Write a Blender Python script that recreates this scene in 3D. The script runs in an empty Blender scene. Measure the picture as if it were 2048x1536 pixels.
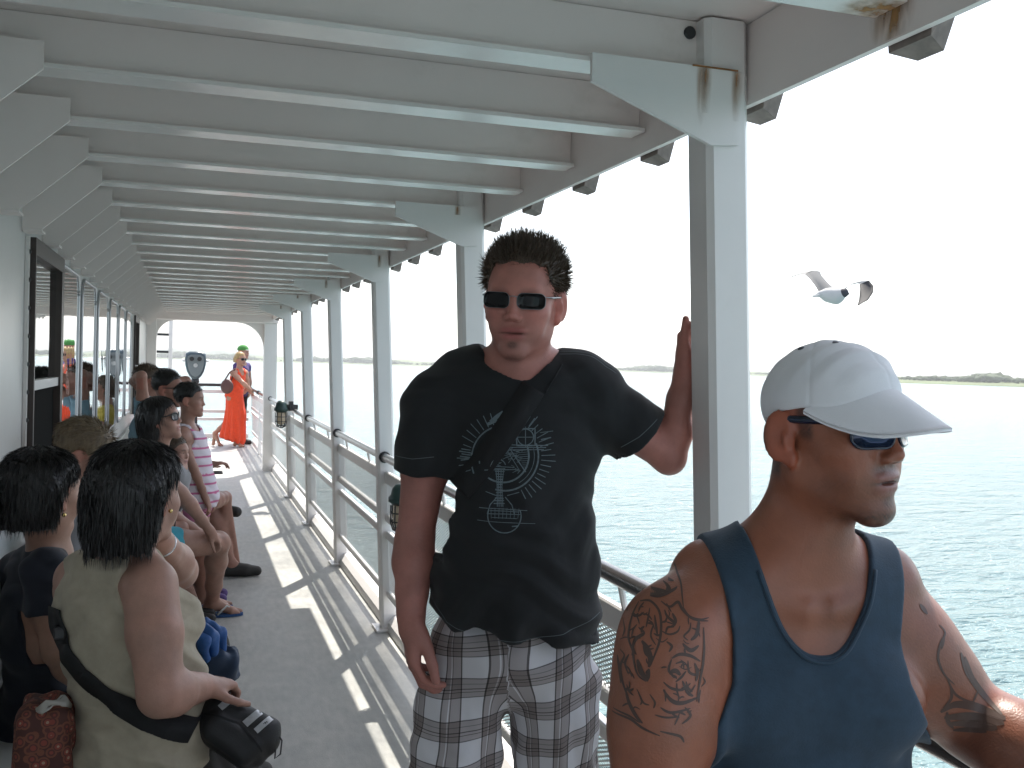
import bpy, math, random
import numpy as np
from mathutils import Vector, Matrix
from mathutils.bvhtree import BVHTree

random.seed(7)
RNG = np.random.default_rng(7)
rad = math.radians
S = bpy.context.scene
COL = S.collection

# ------------------------------------------------------------------ camera
FPX, IW, IH = 2000.0, 2048.0, 1536.0
YAW, PITCH, ROLL = rad(17.9), math.atan(36 / FPX), rad(1.58)
CAM_POS = np.array([0.0, 0.0, 1.54])
_f = np.array([math.sin(YAW) * math.cos(PITCH), math.cos(YAW) * math.cos(PITCH), -math.sin(PITCH)])
_r0 = np.array([math.cos(YAW), -math.sin(YAW), 0.0])
_u0 = np.cross(_r0, _f)
CR = _r0 * math.cos(ROLL) + _u0 * math.sin(ROLL)
CU = -_r0 * math.sin(ROLL) + _u0 * math.cos(ROLL)
CF = _f
cam_data = bpy.data.cameras.new('camera')
cam = bpy.data.objects.new('camera', cam_data)
COL.objects.link(cam)
cam_data.sensor_width = 36.0
cam_data.lens = 36.0 * FPX / IW
cam_data.clip_start = 0.05
cam_data.clip_end = 20000.0
M4 = Matrix.Identity(4)
for i in range(3):
    M4[i][0], M4[i][1], M4[i][2], M4[i][3] = CR[i], CU[i], -CF[i], CAM_POS[i]
cam.matrix_world = M4
S.camera = cam


def at(x, y, d):
    """the point seen at photo pixel x, y at a depth of d metres along the view axis"""
    return CAM_POS + CF * d + CR * ((x - IW / 2) / FPX * d) - CU * ((y - IH / 2) / FPX * d)


# ------------------------------------------------------------------ light
SUN_DIR = Vector((0.25, 0.52, 1.0)).normalized()          # towards the sun
SUN_EL = math.asin(SUN_DIR.z)
SUN_AZ = math.atan2(SUN_DIR.x, SUN_DIR.y)
W = bpy.data.worlds.new('World')
S.world = W
W.use_nodes = True
wn = W.node_tree.nodes
bg = wn['Background']
sky = wn.new('ShaderNodeTexSky')
sky.sky_type = 'NISHITA'
sky.sun_disc = False
sky.sun_elevation = SUN_EL
sky.sun_rotation = SUN_AZ
sky.air_density = 1.0
sky.dust_density = 2.0
sky.ozone_density = 2.0
hz_ = wn.new('ShaderNodeHueSaturation')          # summer haze: a whiter sky
hz_.inputs['Saturation'].default_value = 0.5
W.node_tree.links.new(sky.outputs[0], hz_.inputs['Color'])
W.node_tree.links.new(hz_.outputs[0], bg.inputs[0])
bg.inputs[1].default_value = 0.15
sun_data = bpy.data.lights.new('sun', 'SUN')
sun_data.energy = 3.2
sun_data.angle = rad(0.5)
sun_data.color = (1.0, 0.94, 0.84)
sun = bpy.data.objects.new('sun', sun_data)
COL.objects.link(sun)
sun.rotation_euler = (-SUN_DIR).to_track_quat('-Z', 'Y').to_euler()
sun.location = (3, 6, 14)
S.view_settings.view_transform = 'Standard'
S.view_settings.look = 'None'
S.view_settings.exposure = 1.3
S.view_settings.gamma = 1.0
S.render.engine = 'CYCLES'
S.cycles.use_denoising = True
S.cycles.max_bounces = 8
S.cycles.diffuse_bounces = 5
S.cycles.glossy_bounces = 4
S.cycles.sample_clamp_indirect = 6.0

# ------------------------------------------------------------------ helpers


def tag(o, label=None, cat=None, group=None, kind=None):
    if label: o['label'] = label
    if cat: o['category'] = cat
    if group: o['group'] = group
    if kind: o['kind'] = kind
    return o


def root(name, loc, label, cat, group=None):
    o = bpy.data.objects.new(name, None)
    o.empty_display_size = 0.1
    COL.objects.link(o)
    o.location = [float(c) for c in loc]
    return tag(o, label, cat, group)


def origin_of(p):
    """world position of a parent chain (roots are never rotated)"""
    v = np.zeros(3)
    while p is not None:
        v = v + np.array(p.location)
        p = p.parent
    return v


def mesh_obj(name, V, F, m, parent=None, smooth=True, col=None, loc=None):
    """V n x 3 world coordinates, F list of faces or array; child of parent"""
    V = np.asarray(V, dtype=np.float64)
    o0 = origin_of(parent) if parent is not None else np.zeros(3)
    own = np.zeros(3) if loc is None else np.asarray(loc, dtype=float) - o0
    Vl = V - o0 - own
    me = bpy.data.meshes.new(name)
    if isinstance(F, np.ndarray):
        nf, k = F.shape
        me.vertices.add(len(Vl))
        me.vertices.foreach_set('co', Vl.astype(np.float32).ravel())
        me.loops.add(nf * k)
        me.loops.foreach_set('vertex_index', F.astype(np.int32).ravel())
        me.polygons.add(nf)
        me.polygons.foreach_set('loop_start', (np.arange(nf) * k).astype(np.int32))
        me.polygons.foreach_set('loop_total', np.full(nf, k, dtype=np.int32))
        me.update(calc_edges=True)
    else:
        me.from_pydata([tuple(v) for v in Vl], [], F)
    me.validate()
    if smooth:
        me.polygons.foreach_set('use_smooth', np.ones(len(me.polygons), dtype=bool))
    if col is not None:
        ca = me.color_attributes.new('Col', 'FLOAT_COLOR', 'POINT')
        c4 = np.ones((len(Vl), 4), dtype=np.float32)
        c4[:, :3] = col
        ca.data.foreach_set('color', c4.ravel())
    o = bpy.data.objects.new(name, me)
    COL.objects.link(o)
    if m is not None:
        me.materials.append(m)
    if parent is not None:
        o.parent = parent
    o.location = [float(c) for c in own]
    return o


class MB:
    """collects simple solids into one mesh"""

    def __init__(self):
        self.V, self.F = [], []

    def add(self, V, F):
        n = len(self.V)
        self.V += [tuple(map(float, v)) for v in V]
        self.F += [tuple(i + n for i in f) for f in F]
        return self

    def box(self, lo, hi, bev=0.0):
        x0, y0, z0 = lo
        x1, y1, z1 = hi
        if bev <= 0:
            V = [(x0, y0, z0), (x1, y0, z0), (x1, y1, z0), (x0, y1, z0), (x0, y0, z1), (x1, y0, z1), (x1, y1, z1), (x0, y1, z1)]
            F = [(0, 3, 2, 1), (4, 5, 6, 7), (0, 1, 5, 4), (1, 2, 6, 5), (2, 3, 7, 6), (3, 0, 4, 7)]
            return self.add(V, F)
        b = bev
        ring = lambda xa, ya, xb, yb: [(xa + b, ya), (xb - b, ya), (xb, ya + b), (xb, yb - b), (xb - b, yb), (xa + b, yb), (xa, yb - b), (xa, ya + b)]
        rs = [(ring(x0 + b * .6, y0 + b * .6, x1 - b * .6, y1 - b * .6), z0), (ring(x0, y0, x1, y1), z0 + b), (ring(x0, y0, x1, y1), z1 - b), (ring(x0 + b * .6, y0 + b * .6, x1 - b * .6, y1 - b * .6), z1)]
        V = [(x, y, z) for r, z in rs for x, y in r]
        F = [tuple(range(7, -1, -1)), tuple(range(24, 32))]
        for k in range(3):
            for i in range(8):
                j = (i + 1) % 8
                F.append((k * 8 + i, k * 8 + j, k * 8 + 8 + j, k * 8 + 8 + i))
        return self.add(V, F)

    def hexa(self, P):
        F = [(0, 3, 2, 1), (4, 5, 6, 7), (0, 1, 5, 4), (1, 2, 6, 5), (2, 3, 7, 6), (3, 0, 4, 7)]
        return self.add(P, F)

    def prism(self, poly, vec):
        """poly: list of 3d points; extruded by vec"""
        n = len(poly)
        v = np.asarray(vec, dtype=float)
        V = [np.asarray(p, dtype=float) for p in poly]
        V = V + [p + v for p in V]
        F = [tuple(range(n - 1, -1, -1)), tuple(range(n, 2 * n))]
        for i in range(n):
            j = (i + 1) % n
            F.append((i, j, n + j, n + i))
        return self.add(V, F)

    def tube(self, pts, r, n=10, cap=True):
        pts = [np.asarray(p, dtype=float) for p in pts]
        m = len(pts)
        rs = list(r) if hasattr(r, '__len__') else [r] * m
        T = []
        for i in range(m):
            a = pts[max(i - 1, 0)]
            b = pts[min(i + 1, m - 1)]
            t = b - a
            T.append(t / (np.linalg.norm(t) + 1e-12))
        up = np.array([0, 0, 1.0]) if abs(T[0][2]) < 0.9 else np.array([1.0, 0, 0])
        nrm = np.cross(T[0], up)
        nrm /= np.linalg.norm(nrm)
        V = []
        for i in range(m):
            nrm = nrm - T[i] * np.dot(nrm, T[i])
            nrm /= np.linalg.norm(nrm)
            bn = np.cross(T[i], nrm)
            for k in range(n):
                a = 2 * math.pi * k / n
                V.append(pts[i] + rs[i] * (math.cos(a) * nrm + math.sin(a) * bn))
        F = []
        for i in range(m - 1):
            for k in range(n):
                k2 = (k + 1) % n
                F.append((i * n + k, i * n + k2, (i + 1) * n + k2, (i + 1) * n + k))
        if cap:
            F.append(tuple(range(n - 1, -1, -1)))
            F.append(tuple((m - 1) * n + k for k in range(n)))
        return self.add(V, F)

    def lathe(self, c, prof, n=20, axis=(0, 0, 1)):
        """prof: list of (radius, height) along axis from c"""
        ax = np.asarray(axis, dtype=float)
        ax /= np.linalg.norm(ax)
        t = np.array([1.0, 0, 0]) if abs(ax[0]) < .9 else np.array([0, 1.0, 0])
        e1 = np.cross(ax, t); e1 /= np.linalg.norm(e1)
        e2 = np.cross(ax, e1)
        c = np.asarray(c, dtype=float)
        V, F = [], []
        for r, h in prof:
            for k in range(n):
                a = 2 * math.pi * k / n
                V.append(c + ax * h + r * (math.cos(a) * e1 + math.sin(a) * e2))
        for i in range(len(prof) - 1):
            for k in range(n):
                k2 = (k + 1) % n
                F.append((i * n + k, i * n + k2, (i + 1) * n + k2, (i + 1) * n + k))
        F.append(tuple(range(n - 1, -1, -1)))
        F.append(tuple((len(prof) - 1) * n + k for k in range(n)))
        return self.add(V, F)

    def build(self, name, m, parent=None, smooth=False, loc=None):
        o = mesh_obj(name, np.array(self.V), self.F, m, parent, smooth, None, loc)
        return o


def autosmooth(o, ang=35):
    """smooth shading with sharp edges kept above the angle"""
    me = o.data
    me.polygons.foreach_set('use_smooth', np.ones(len(me.polygons), dtype=bool))
    try:
        me.set_sharp_from_angle(angle=rad(ang))
    except Exception:
        pass
    return o


MATS = {}


def mat(name, base=(0.5, 0.5, 0.5), rough=0.6, metal=0.0, spec=0.5, var=0.0, vscale=8.0, bump=0.0, bscale=60.0,
        attr=False, sheen=0.0, sss=0.0, coat=0.0, dirt=None, bdist=0.002, stretch=None):
    """a principled material with procedural colour variation and bump"""
    if name in MATS:
        return MATS[name]
    m = bpy.data.materials.new(name)
    m.use_nodes = True
    nt = m.node_tree
    N, L = nt.nodes, nt.links
    b = N['Principled BSDF']
    b.inputs['Base Color'].default_value = (*base, 1)
    b.inputs['Roughness'].default_value = rough
    b.inputs['Metallic'].default_value = metal
    b.inputs['Specular IOR Level'].default_value = spec
    if sheen: b.inputs['Sheen Weight'].default_value = sheen
    if coat:
        b.inputs['Coat Weight'].default_value = coat
        b.inputs['Coat Roughness'].default_value = 0.15
    if sss:
        b.inputs['Subsurface Weight'].default_value = sss
        b.inputs['Subsurface Radius'].default_value = (0.012, 0.005, 0.003)
        b.inputs['Subsurface Scale'].default_value = 1.0
    tc = N.new('ShaderNodeTexCoord')
    vec = tc.outputs['Object']
    if stretch:
        mp = N.new('ShaderNodeMapping')
        mp.inputs['Scale'].default_value = stretch
        L.new(vec, mp.inputs['Vector'])
        vec = mp.outputs[0]
    src = None
    if attr:
        a = N.new('ShaderNodeAttribute')
        a.attribute_name = 'Col'
        src = a.outputs['Color']
    if var:
        n1 = N.new('ShaderNodeTexNoise')
        n1.inputs['Scale'].default_value = vscale
        n1.inputs['Detail'].default_value = 6
        n1.inputs['Roughness'].default_value = 0.6
        L.new(vec, n1.inputs['Vector'])
        mr = N.new('ShaderNodeMapRange')
        mr.inputs[1].default_value = 0.25
        mr.inputs[2].default_value = 0.75
        mr.inputs[3].default_value = 1 - var
        mr.inputs[4].default_value = 1 + var
        L.new(n1.outputs[0], mr.inputs[0])
        mx = N.new('ShaderNodeMix')
        mx.data_type = 'RGBA'
        mx.blend_type = 'MULTIPLY'
        mx.inputs[0].default_value = 1
        if src is not None:
            L.new(src, mx.inputs[6])
        else:
            mx.inputs[6].default_value = (*base, 1)
        L.new(mr.outputs[0], mx.inputs[7])
        src = mx.outputs[2]
    if dirt:
        dcol, dscale, dlo, dhi = dirt
        n2 = N.new('ShaderNodeTexNoise')
        n2.inputs['Scale'].default_value = dscale
        n2.inputs['Detail'].default_value = 8
        n2.inputs['Roughness'].default_value = 0.65
        L.new(tc.outputs['Object'], n2.inputs['Vector'])
        mr2 = N.new('ShaderNodeMapRange')
        mr2.inputs[1].default_value = dlo
        mr2.inputs[2].default_value = dhi
        L.new(n2.outputs[0], mr2.inputs[0])
        mx2 = N.new('ShaderNodeMix')
        mx2.data_type = 'RGBA'
        L.new(mr2.outputs[0], mx2.inputs[0])
        if src is not None:
            L.new(src, mx2.inputs[6])
        else:
            mx2.inputs[6].default_value = (*base, 1)
        mx2.inputs[7].default_value = (*dcol, 1)
        src = mx2.outputs[2]
    if src is not None:
        L.new(src, b.inputs['Base Color'])
    if bump:
        n3 = N.new('ShaderNodeTexNoise')
        n3.inputs['Scale'].default_value = bscale
        n3.inputs['Detail'].default_value = 5
        L.new(vec, n3.inputs['Vector'])
        bp = N.new('ShaderNodeBump')
        bp.inputs['Strength'].default_value = bump
        bp.inputs['Distance'].default_value = bdist
        L.new(n3.outputs[0], bp.inputs['Height'])
        L.new(bp.outputs[0], b.inputs['Normal'])
    MATS[name] = m
    return m


def copy_thing(o, dv, label=None, parent=None):
    """copy of a thing with copies of its parts and sub-parts, moved by dv"""
    c = o.copy()
    COL.objects.link(c)
    if parent is None:
        c.location = Vector(o.location) + Vector(dv)
        if label: c['label'] = label
    else:
        c.parent = parent
    for ch in list(o.children):
        copy_thing(ch, dv, None, c)
    return c
# ------------------------------------------------------------------ materials of the ship
M_white = mat('white_ship_paint', (0.76, 0.735, 0.715), rough=0.34, var=0.05, vscale=3.0, bump=0.25, bscale=9.0, bdist=0.004, dirt=((0.55, 0.50, 0.42), 2.2, 0.62, 0.85))
M_ceil = mat('ceiling_paint', (0.82, 0.748, 0.718), rough=0.5, var=0.05, vscale=2.0, bump=0.2, bscale=5.0, bdist=0.004, dirt=((0.52, 0.47, 0.40), 1.6, 0.6, 0.85))
M_flange = mat('flange_paint', (0.80, 0.77, 0.74), rough=0.22, var=0.06, vscale=5.0, bump=0.2, bscale=14.0, bdist=0.003)
M_rust = mat('rust_streak', (0.30, 0.14, 0.05), rough=0.9, var=0.5, vscale=40.0)
M_steel = mat('brushed_steel', (0.55, 0.56, 0.57), rough=0.28, metal=1.0, var=0.1, vscale=30.0)
M_alu = mat('window_frame_metal', (0.42, 0.43, 0.45), rough=0.35, metal=0.9)
M_dark = mat('dark_paint', (0.03, 0.03, 0.032), rough=0.45)
M_brown = mat('bronze_frame', (0.045, 0.032, 0.028), rough=0.4)
M_rubber = mat('black_rubber', (0.02, 0.02, 0.02), rough=0.7)
M_green = mat('green_lamp_paint', (0.02, 0.05, 0.045), rough=0.35)
M_tail = mat('weathered_bracket', (0.22, 0.18, 0.16), rough=0.7, var=0.35, vscale=25.0)


def deck_material():
    m = bpy.data.materials.new('deck_paint')
    m.use_nodes = True
    N, L = m.node_tree.nodes, m.node_tree.links
    b = N['Principled BSDF']
    tc = N.new('ShaderNodeTexCoord')
    n1 = N.new('ShaderNodeTexNoise'); n1.inputs['Scale'].default_value = 1.6; n1.inputs['Detail'].default_value = 9; n1.inputs['Roughness'].default_value = 0.68
    n2 = N.new('ShaderNodeTexNoise'); n2.inputs['Scale'].default_value = 9.0; n2.inputs['Detail'].default_value = 6
    mp = N.new('ShaderNodeMapping'); mp.inputs['Scale'].default_value = (3.5, 1.0, 1.0)
    L.new(tc.outputs['Object'], mp.inputs['Vector'])
    L.new(tc.outputs['Object'], n1.inputs['Vector']); L.new(mp.outputs[0], n2.inputs['Vector'])
    cr = N.new('ShaderNodeValToRGB')
    e = cr.color_ramp.elements
    e[0].position = 0.36; e[0].color = (0.26, 0.265, 0.26, 1)
    e[1].position = 0.66; e[1].color = (0.50, 0.495, 0.47, 1)
    ad = N.new('ShaderNodeMath'); ad.operation = 'MULTIPLY_ADD'; ad.inputs[1].default_value = 0.25; 
    L.new(n2.outputs[0], ad.inputs[0]); 
    sc = N.new('ShaderNodeMath'); sc.operation = 'MULTIPLY'; sc.inputs[1].default_value = 0.75
    L.new(n1.outputs[0], sc.inputs[0]); L.new(sc.outputs[0], ad.inputs[2])
    L.new(ad.outputs[0], cr.inputs[0]); L.new(cr.outputs[0], b.inputs['Base Color'])
    rr = N.new('ShaderNodeMapRange'); rr.inputs[1].default_value = 0.35; rr.inputs[2].default_value = 0.65; rr.inputs[3].default_value = 0.34; rr.inputs[4].default_value = 0.62
    L.new(n1.outputs[0], rr.inputs[0]); L.new(rr.outputs[0], b.inputs['Roughness'])
    n3 = N.new('ShaderNodeTexNoise'); n3.inputs['Scale'].default_value = 160; n3.inputs['Detail'].default_value = 3
    L.new(tc.outputs['Object'], n3.inputs['Vector'])
    bp = N.new('ShaderNodeBump'); bp.inputs['Strength'].default_value = 0.5; bp.inputs['Distance'].default_value = 0.003
    L.new(n3.outputs[0], bp.inputs['Height']); L.new(bp.outputs[0], b.inputs['Normal'])
    return m


def screen_material():
    """expanded-metal mesh: strands with open diamonds between them"""
    m = bpy.data.materials.new('expanded_metal')
    m.use_nodes = True
    N, L = m.node_tree.nodes, m.node_tree.links
    b = N['Principled BSDF']
    b.inputs['Base Color'].default_value = (0.72, 0.73, 0.72, 1); b.inputs['Roughness'].default_value = 0.4
    out = N['Material Output']
    tc = N.new('ShaderNodeTexCoord'); sx = N.new('ShaderNodeSeparateXYZ'); L.new(tc.outputs['Object'], sx.inputs[0])

    def mth(op, a, bb=None):
        n = N.new('ShaderNodeMath'); n.operation = op
        for i, v in enumerate((a, bb)):
            if v is None: continue
            if isinstance(v, (int, float)): n.inputs[i].default_value = v
            else: L.new(v, n.inputs[i])
        return n.outputs[0]
    u = mth('MULTIPLY', sx.outputs[1], 1 / 0.030)
    v = mth('MULTIPLY', sx.outputs[2], 1 / 0.0125)
    p = mth('PINGPONG', mth('ADD', u, v), 0.5)
    q = mth('PINGPONG', mth('SUBTRACT', u, v), 0.5)
    mn = mth('MINIMUM', p, q)
    solid = mth('LESS_THAN', mn, 0.225)
    tr = N.new('ShaderNodeBsdfTransparent'); mx = N.new('ShaderNodeMixShader')
    L.new(solid, mx.inputs[0]); L.new(tr.outputs[0], mx.inputs[1]); L.new(b.outputs[0], mx.inputs[2]); L.new(mx.outputs[0], out.inputs[0])
    return m


def glass_material():
    m = bpy.data.materials.new('tinted_window_glass')
    m.use_nodes = True
    N, L = m.node_tree.nodes, m.node_tree.links
    b = N['Principled BSDF']
    b.inputs['Base Color'].default_value = (0.60, 0.62, 0.62, 1); b.inputs['Metallic'].default_value = 1.0; b.inputs['Roughness'].default_value = 0.015
    tc = N.new('ShaderNodeTexCoord')
    n3 = N.new('ShaderNodeTexNoise'); n3.inputs['Scale'].default_value = 3.0
    L.new(tc.outputs['Object'], n3.inputs['Vector'])
    bp = N.new('ShaderNodeBump'); bp.inputs['Strength'].default_value = 0.12; bp.inputs['Distance'].default_value = 0.01
    L.new(n3.outputs[0], bp.inputs['Height']); L.new(bp.outputs[0], b.inputs['Normal'])
    return m


M_deck = deck_material()
M_screen = screen_material()
M_glass = glass_material()

COL_Y = [1.85 + 1.92 * k for k in range(6)]
PORTAL_Y = 14.2
STERN_Y = 18.9
WALL_X = -0.55


def XC(z): return 1.13 - 0.05 * z


# deck
d = MB().box((-4.2, -2.5, -0.12), (1.30, STERN_Y + 0.3, 0.0)).build('deck', M_deck)
tag(d, kind='structure')
hull = MB().box((-4.2, -2.5, -2.9), (1.28, STERN_Y + 0.25, -0.124)).build('hull', M_white)
tag(hull, 'white painted ferry hull below the passenger deck', 'hull')

# ------------------------------------------------------------------ roof
roof = root('deck_roof', (0.2, 6.0, 2.26), 'white painted steel roof over the walkway with a row of cross beams', 'roof')
MB().box((-4.2, -1.4, 2.255), (1.195, PORTAL_Y + 0.2, 2.30)).build('ceiling_panel', M_ceil, roof)
MB().box((1.196, 2.6, 2.257), (1.312, 7.45, 2.298)).build('shade_overhang', M_ceil, roof)  # unseen strip added to narrow the sun patches on the deck
MB().box((1.074, -1.4, 2.085), (1.088, PORTAL_Y + 0.1, 2.252)).build('edge_girder', M_ceil, roof)
beam_y = [1.85 + 0.48 * k for k in range(-6, 26)]
b0 = None
for y in beam_y:
    if b0 is None:
        mb = MB()
        mb.box((-0.545, y - 0.004, 2.144), (1.070, y + 0.004, 2.253))
        w = mb.build('beam', M_ceil, roof, loc=(0, y, 2.14))
        f0 = MB().box((-0.545, y - 0.040, 2.134), (1.070, y + 0.040, 2.143)).build('flange', M_flange, w)
        # knee bracket on the house side
        P = [(-0.545, y - 0.05, 1.958), (-0.485, y - 0.05, 1.958), (-0.300, y - 0.05, 2.128), (-0.300, y - 0.05, 2.185), (-0.545, y - 0.05, 2.185)]
        mb = MB().prism([np.array(p) + (0, 0.001, 0) for p in P], (0, 0.008, 0))
        # face plate along the sloping edge
        mb.hexa([(-0.545, y - 0.045, 1.950), (-0.485, y - 0.045, 1.950), (-0.485, y + 0.04, 1.950), (-0.545, y + 0.04, 1.950),
                 (-0.545, y - 0.045, 1.957), (-0.485, y - 0.045, 1.957), (-0.485, y + 0.04, 1.957), (-0.545, y + 0.04, 1.957)])
        k0 = mb.build('knee_bracket', M_ceil, roof, loc=(0, y, 2.0))
        # tail outboard of the girder
        mb = MB()
        mb.hexa([(1.092, y - 0.070, 2.075), (1.135, y - 0.050, 2.062), (1.135, y + 0.010, 2.062), (1.092, y + 0.030, 2.075),
                 (1.092, y - 0.085, 2.18), (1.150, y - 0.085, 2.18), (1.150, y + 0.045, 2.18), (1.092, y + 0.045, 2.18)])
        t0 = mb.build('rafter_tail', M_tail, roof, loc=(1.12, y, 2.1))
        b0, y00 = w, y
    else:
        for o in (b0, k0, t0):
            c = o.copy(); COL.objects.link(c); c.parent = roof
            c.location = Vector(o.location) + Vector((0, y - y00, 0))
            for ch in o.children:
                cc = ch.copy(); COL.objects.link(cc); cc.parent = c

# rust at the outer end of the nearest beam, drain hole beside the first column


def stain_material(name, col, sx, sy, sz, strength, down=0.0):
    """thin rust wash: strongest at the object's origin, broken up and fading outwards"""
    m = bpy.data.materials.new(name)
    m.use_nodes = True
    N, L = m.node_tree.nodes, m.node_tree.links
    b = N['Principled BSDF']
    b.inputs['Base Color'].default_value = (*col, 1); b.inputs['Roughness'].default_value = 0.8
    tc = N.new('ShaderNodeTexCoord'); mp = N.new('ShaderNodeMapping'); mp.inputs['Scale'].default_value = (1 / sx, 1 / sy, 1 / sz)
    L.new(tc.outputs['Object'], mp.inputs['Vector'])
    ln = N.new('ShaderNodeVectorMath'); ln.operation = 'LENGTH'; L.new(mp.outputs[0], ln.inputs[0])
    no = N.new('ShaderNodeTexNoise'); no.inputs['Scale'].default_value = 45; no.inputs['Detail'].default_value = 6
    m2 = N.new('ShaderNodeMapping'); m2.inputs['Scale'].default_value = (1, 1, 0.3)
    L.new(tc.outputs['Object'], m2.inputs['Vector']); L.new(m2.outputs[0], no.inputs['Vector'])
    mr = N.new('ShaderNodeMapRange'); mr.inputs[1].default_value = 1.0; mr.inputs[2].default_value = 0.0; mr.inputs[3].default_value = 0.0; mr.inputs[4].default_value = 1.0
    L.new(ln.outputs['Value'], mr.inputs[0])
    ml = N.new('ShaderNodeMath'); ml.operation = 'MULTIPLY'; L.new(mr.outputs[0], ml.inputs[0])
    nr = N.new('ShaderNodeMapRange'); nr.inputs[1].default_value = 0.35; nr.inputs[2].default_value = 0.65; nr.inputs[3].default_value = 0.15; nr.inputs[4].default_value = strength
    L.new(no.outputs[0], nr.inputs[0]); L.new(nr.outputs[0], ml.inputs[1])
    tr = N.new('ShaderNodeBsdfTransparent'); mx = N.new('ShaderNodeMixShader')
    L.new(ml.outputs[0], mx.inputs[0]); L.new(tr.outputs[0], mx.inputs[1]); L.new(b.outputs[0], mx.inputs[2]); L.new(mx.outputs[0], N['Material Output'].inputs['Surface'])
    return m


M_wash = stain_material('rust_wash', (0.40, 0.22, 0.08), 0.075, 0.06, 0.06, 1.3)
M_run = stain_material('rust_run', (0.34, 0.17, 0.06), 0.014, 0.05, 0.12, 0.9)
yb = 1.85 - 0.48
MB().add([(0.97, yb - 0.0395, 2.1325), (1.07, yb - 0.0395, 2.1325), (1.07, yb + 0.0395, 2.1325), (0.97, yb + 0.0395, 2.1325)], [(3, 2, 1, 0)]).build('rust_stain', M_wash, roof, loc=(1.05, yb, 2.1325))
MB().add([(1.0728, yb - 0.06, 2.088), (1.0728, yb + 0.06, 2.088), (1.0728, yb + 0.06, 2.15), (1.0728, yb - 0.06, 2.15)], [(0, 1, 2, 3)]).build('rust_stain', M_wash, roof, loc=(1.0728, yb, 2.13))
MB().lathe((0.955, 1.85 - 0.0045, 2.228), [(0.013, 0.0), (0.013, -0.004), (0.008, -0.005)], 14, (0, 1, 0)).build('drain_hole', M_dark, roof)

# ------------------------------------------------------------------ columns
names = ['white square column the man in black holds with one hand, rust runs on its bracket',
         'white column just behind the head of the man in black',
         'white column third from the camera with the round lantern at its foot rail',
         'white column fourth from the camera, clear of any lamp',
         'thin white column fifth from the camera near the small lantern',
         'thin white column beside the far lantern, next to the stern portal']


def column(y, label):
    t = root('column', (XC(0), y, 0), label, 'column', 'white columns along the rail')
    h = 0.048
    zt = 2.25
    mb = MB()
    P = []
    for z in (0.0, zt):
        xc = XC(z)
        b_ = 0.012
        ring = [(xc - h + b_, y - h), (xc + h - b_, y - h), (xc + h, y - h + b_), (xc + h, y + h - b_), (xc + h - b_, y + h), (xc - h + b_, y + h), (xc - h, y + h - b_), (xc - h, y - h + b_)]
        P += [(a, c, z) for a, c in ring]
    mb.add(P, [tuple(range(7, -1, -1)), tuple(range(8, 16))] + [(i, (i + 1) % 8, 8 + (i + 1) % 8, 8 + i) for i in range(8)])
    mb.build('shaft', M_white, t)
    # gusset plate under the beam on the inboard side, near face of the column
    xe = XC(2.05) - 0.005
    g = [(0.722, 2.145), (xe + 0.012, 2.145), (xe + 0.018, 2.125), (xe + 0.024, 1.998), (xe - 0.04, 1.992), (0.722, 2.090)]
    MB().prism([(a, y - 0.060, c) for a, c in g], (0, 0.0105, 0)).build('gusset', M_white, t)
    mb = MB()
    mb.box((XC(0) - 0.085, y - 0.085, 0.003), (XC(0) + 0.085, y + 0.085, 0.014))
    mb.build('foot_plate', M_white, t)
    yy = y - 0.0612
    rr = random.Random(int(y * 100))
    near = abs(y - 1.85) < 0.01
    runs = [(0.957, 0.13), (0.966, 0.09), (xe + 0.013, 0.10)] if near else [(0.93 + rr.uniform(0, .13), rr.uniform(.03, .07))]
    for x, l in runs:
        MB().add([(x - 0.013, yy, 2.144 - l), (x + 0.013, yy, 2.144 - l), (x + 0.013, yy, 2.1445), (x - 0.013, yy, 2.1445)], [(0, 1, 2, 3)]).build('rust_stain', M_run, t, loc=(x, yy, 2.144))
    if near:
        MB().box((0.935, y - 0.0625, 2.1435), (xe + 0.014, y - 0.0605, 2.1465)).build('rust_edge', M_rust, t)
    return t


cols = [column(y, n) for y, n in zip(COL_Y, names)]

# ------------------------------------------------------------------ railing bays
bay_lab = ['mesh railing bay behind the man in the blue tank top, dark handrail',
           'mesh railing bay behind the legs of the man in plaid shorts',
           'mesh railing bay right after the black shirt sleeve, with a lantern hanging in it',
           'mesh railing bay third from the stern portal, open view of glinting water through it',
           'mesh railing bay second from the stern portal, no lamp on it',
           'mesh railing bay with the small far lantern on its handrail',
           'short mesh railing bay touching the stern portal',
           'white railing bay past the portal where the woman in orange leans',
           'last white railing bay at the stern corner']
M_handrail_dark = mat('dark_handrail', (0.045, 0.04, 0.04), rough=0.22, spec=0.6, var=0.2, vscale=20)


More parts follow.
